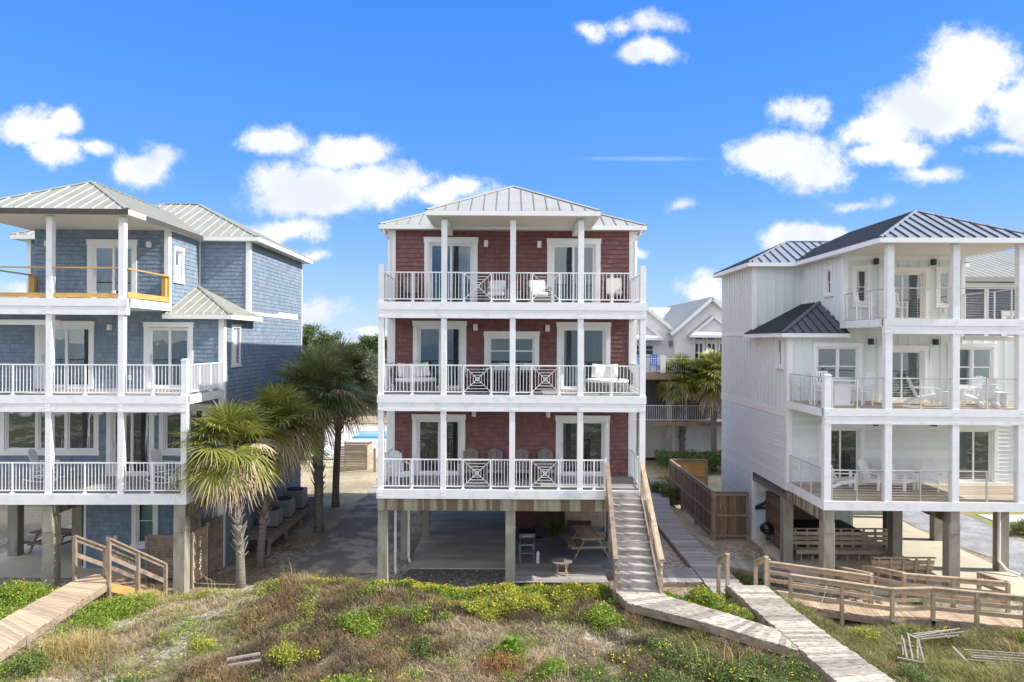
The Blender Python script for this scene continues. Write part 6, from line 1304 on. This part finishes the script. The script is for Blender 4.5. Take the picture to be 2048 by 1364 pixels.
for (x, y, rx, ry, h, n, m_, fl, lb) in [(-7.6, 17.0, .35, .3, .18, 700, m_leafy, 3, 'small yellow green sprig between bare sand and brown scrub'), (-4.2, 19.9, .4, .25, .22, 900, m_leaf, 4, 'small green clump just below the flowering band, below the left column'), (-2.2, 17.0, .4, .3, .3, 900, m_leafd, 2, 'dull little bush between the long green creeper and the sea grape'),
        (10.0, 19.2, .6, .4, .42, 2000, m_leafy, 3, 'yellow green bush beside the boardwalk in front of the first ramp post'), (14.6, 18.9, .7, .4, .45, 2400, m_leaf, 2, 'upright green bush in front of the ramp at the far right'), (9.3, 15.6, .7, .5, .4, 2400, m_leafd, 0, 'dark bush in the grass at the bottom right, beside the boardwalk'), (-8.6, 15.0, .5, .35, .3, 1300, m_leafd, 0, 'dull green clump at the bottom edge in the lower left')]:
    bush(lb, x, y, rx, ry, h, n, m_, fl)
def tuft(label, x, y, n, L, m_, r_=.2, sp=.5, name='grass_tuft', W=.009, ry=None):
    z = H(x, y); P = rg.normal(0, 1, (n, 3)) * [r_, ry or r_, 0]; P[:, 2] = Hn(P[:, 0] + x, P[:, 1] + y) - z; v, f = blades(P, L, W, sp, .9); o = npmesh(name, v, f, m_); o.location = (x, y, z); tag(o, label, 'grass tuft')
tuft('tall golden grass tuft standing above the flowering band', -6.6, 22.0, 900, .75, m_drygrass, .24, .5)
tuft('golden grass at the foot of the timber steps', -11.4, 20.6, 1500, .42, m_drygrass, .45, .7); tuft('straw coloured grass tuft at the lower left', -10.9, 16.9, 1100, .6, m_drygrass, .3, .6)
tuft('soft green grass along the near edge of the bleached boardwalk', 4.4, 17.9, 5200, .2, m_grass, .5, .6, ry=.35); tuft('soft green grass beneath the bend of the bleached boardwalk', 3.6, 18.6, 3000, .18, m_grass, .4, .6, ry=.2)
tuft('golden grass in the narrow wedge where two boardwalks meet', 6.35, 17.9, 2200, .22, m_drygrass, .2, .7, ry=.5); tuft('thin green blades poking beside the boardwalk junction', 6.75, 17.3, 120, .5, m_grass, .15, .5)
for i, (x, y, L) in enumerate(((-6.9, 22.3, 1.1), (4.6, 15.7, .9), (5.1, 15.9, 1.1), (10.2, 17.5, 1.0), (13.1, 17.6, .9), (-9.0, 20.9, .8))): tuft(('dry seed stalks ' + ['behind the golden tuft', 'near the bottom below the boardwalk', 'taller, just right of the shorter ones by the boardwalk', 'beside the fallen fence', 'in the grass at lower right', 'below the palm foot'][i]), x, y, 14, L, m_drygrass, .14, .35, W=.016)
# hedge and shrubs between the houses
def hedge(label, x0, x1, y0, y1, z1, n, m_, nm='hedge'):
    t = thing(nm, label, 'hedge', ((x0 + x1) / 2, (y0 + y1) / 2, -.45)); P = np.stack([rg.uniform(x0, x1, n) - (x0 + x1) / 2, rg.uniform(y0, y1, n) - (y0 + y1) / 2, rg.uniform(0, 1, n) ** .6 * z1], 1); P[:, 2] *= 1 + .15 * np.sin(P[:, 0] * 3) * np.cos(P[:, 1] * 2.3)
    v, f = leaves(P, .10, .07); npmesh('foliage', v, f, m_, t); b = MB(); [b.bar((x, 0, 0), (x + .1, .1, z1 * .7), .04, .04) for x in np.linspace((x0 - x1) / 2 + .3, (x1 - x0) / 2 - .3, 6)]; b.build('stems', m_bark, t)
hedge('dark clipped hedge in front of the white house', 9.8, 15.5, 44.5, 46.8, 1.0, 16000, m_leafd)
bush('olive shrub beside the brown fence corner', 8.25, 36.5, .75, .9, 1.0, 5200, m_leafd, 0, leaf=(.06, .04)); bush('small bright green shrub behind the olive one', 7.6, 39.6, .4, .4, .75, 1500, m_leafy, 0, leaf=(.06, .04)); tuft('ornamental grass clump beside the bright shrub', 9.2, 40.5, 500, 1.3, m_drygrass, .25, .4, W=.015)
bush('dark shrub on the lawn at the far right edge', 23.4, 31.0, .8, .8, .6, 3000, m_leafd, 0, leaf=(.08, .02)); tuft('spiky yucca under the red house by the louvred screen', 1.85, 29.0, 90, 1.2, m_leafd, .1, .8, name='yucca', W=.07)
# lawn at right
conform('lawn', [(25, 22.6, 40), (34, 23, 40), (52, 26, 46)], M('dry lawn', (.30, .25, .11), .9, .3, 3, col2=(.16, .20, .06), c2=(.45, .6), c2scale=1), .02)
sheet('pavement', 23.6, 40, 33.2, 34.6, -.66, m_pinkst, .1)

# ------------------------------------------------------------------ woods behind
def canopy(name, cx, cy, rx, ry, z0, z1, n, mat, leaf, clumps=30, parent=None, flat=.35):
    C_ = np.stack([rg.uniform(-1, 1, clumps) * rx, rg.uniform(-1, 1, clumps) * ry, z0 + (z1 - z0) * rg.uniform(0, 1, clumps) ** .8], 1); C_[:, 2] -= (C_[:, 0] / rx) ** 2 * (z1 - z0) * flat
    idx = rg.integers(0, clumps, n); P = C_[idx] + rg.normal(0, 1, (n, 3)) * [rx * .16 + .12, ry * .16 + .12, (z1 - z0) * .09 + .08]; P += [cx, cy, 0]
    v, f = leaves(P, leaf, leaf * .6); return npmesh(name, v, f, mat, parent)
V = []; Fs = []; k = 0; n = 260000
x = rg.uniform(-60, 70, n); y = rg.uniform(76, 120, n); hgt = 3.3 + 2.2 * noise2(x, y, .28, 61) + .9 * noise2(x, y, .9, 62) + (y - 76) * .075; z = hgt * rg.uniform(.25, 1, n) ** .45
v, f = leaves(np.stack([x, y, z - .3], 1), .42, .26); tag(npmesh('distant_woods', v, f, m_scrubfar), kind='stuff')
pines = [(-30.2, 100, 11.4, 'tallest far pine with a flat spreading crown, left of the palm'), (-27.0, 101, 10.6, 'second far pine, its crown touching the tallest'), (-33.5, 103, 10.8, 'far pine half hidden by the blue house wall'), (-22.5, 104, 9.7, 'low rounded far pine in the middle of the gap'), (-19.4, 99, 9.9, 'small crowned far pine left of the red house'), (-16.5, 100, 9.8, 'far pine just left of the red house balcony'), (-14.2, 102, 9.9, 'far pine seen through the red house balcony side'), (-12.0, 103, 9.4, 'low far pine behind the red house corner')]
for (x, y, h, lb) in pines:
    h -= 1.1
    t = thing('pine_tree', lb, 'pine tree', (x, y, -.3), 0, 'far pines above the scrub'); b = MB(); b.tube([(0, 0, 0), (.2, 0, h * .5), (-.1, .1, h * .9)], [.22, .16, .07], 8)
    for a in range(7): an = a * 2.4; b.tube([(0, 0, h * (.6 + .04 * a)), (1.1 * math.cos(an), 1.1 * math.sin(an), h * (.72 + .035 * a))], [.06, .02], 5)
    b.build('trunk', m_bark, t); canopy('crown', 0, 0, 2.0, 2.0, h * .74, h * 1.0, 3800, m_pinen, .26, 16, t)
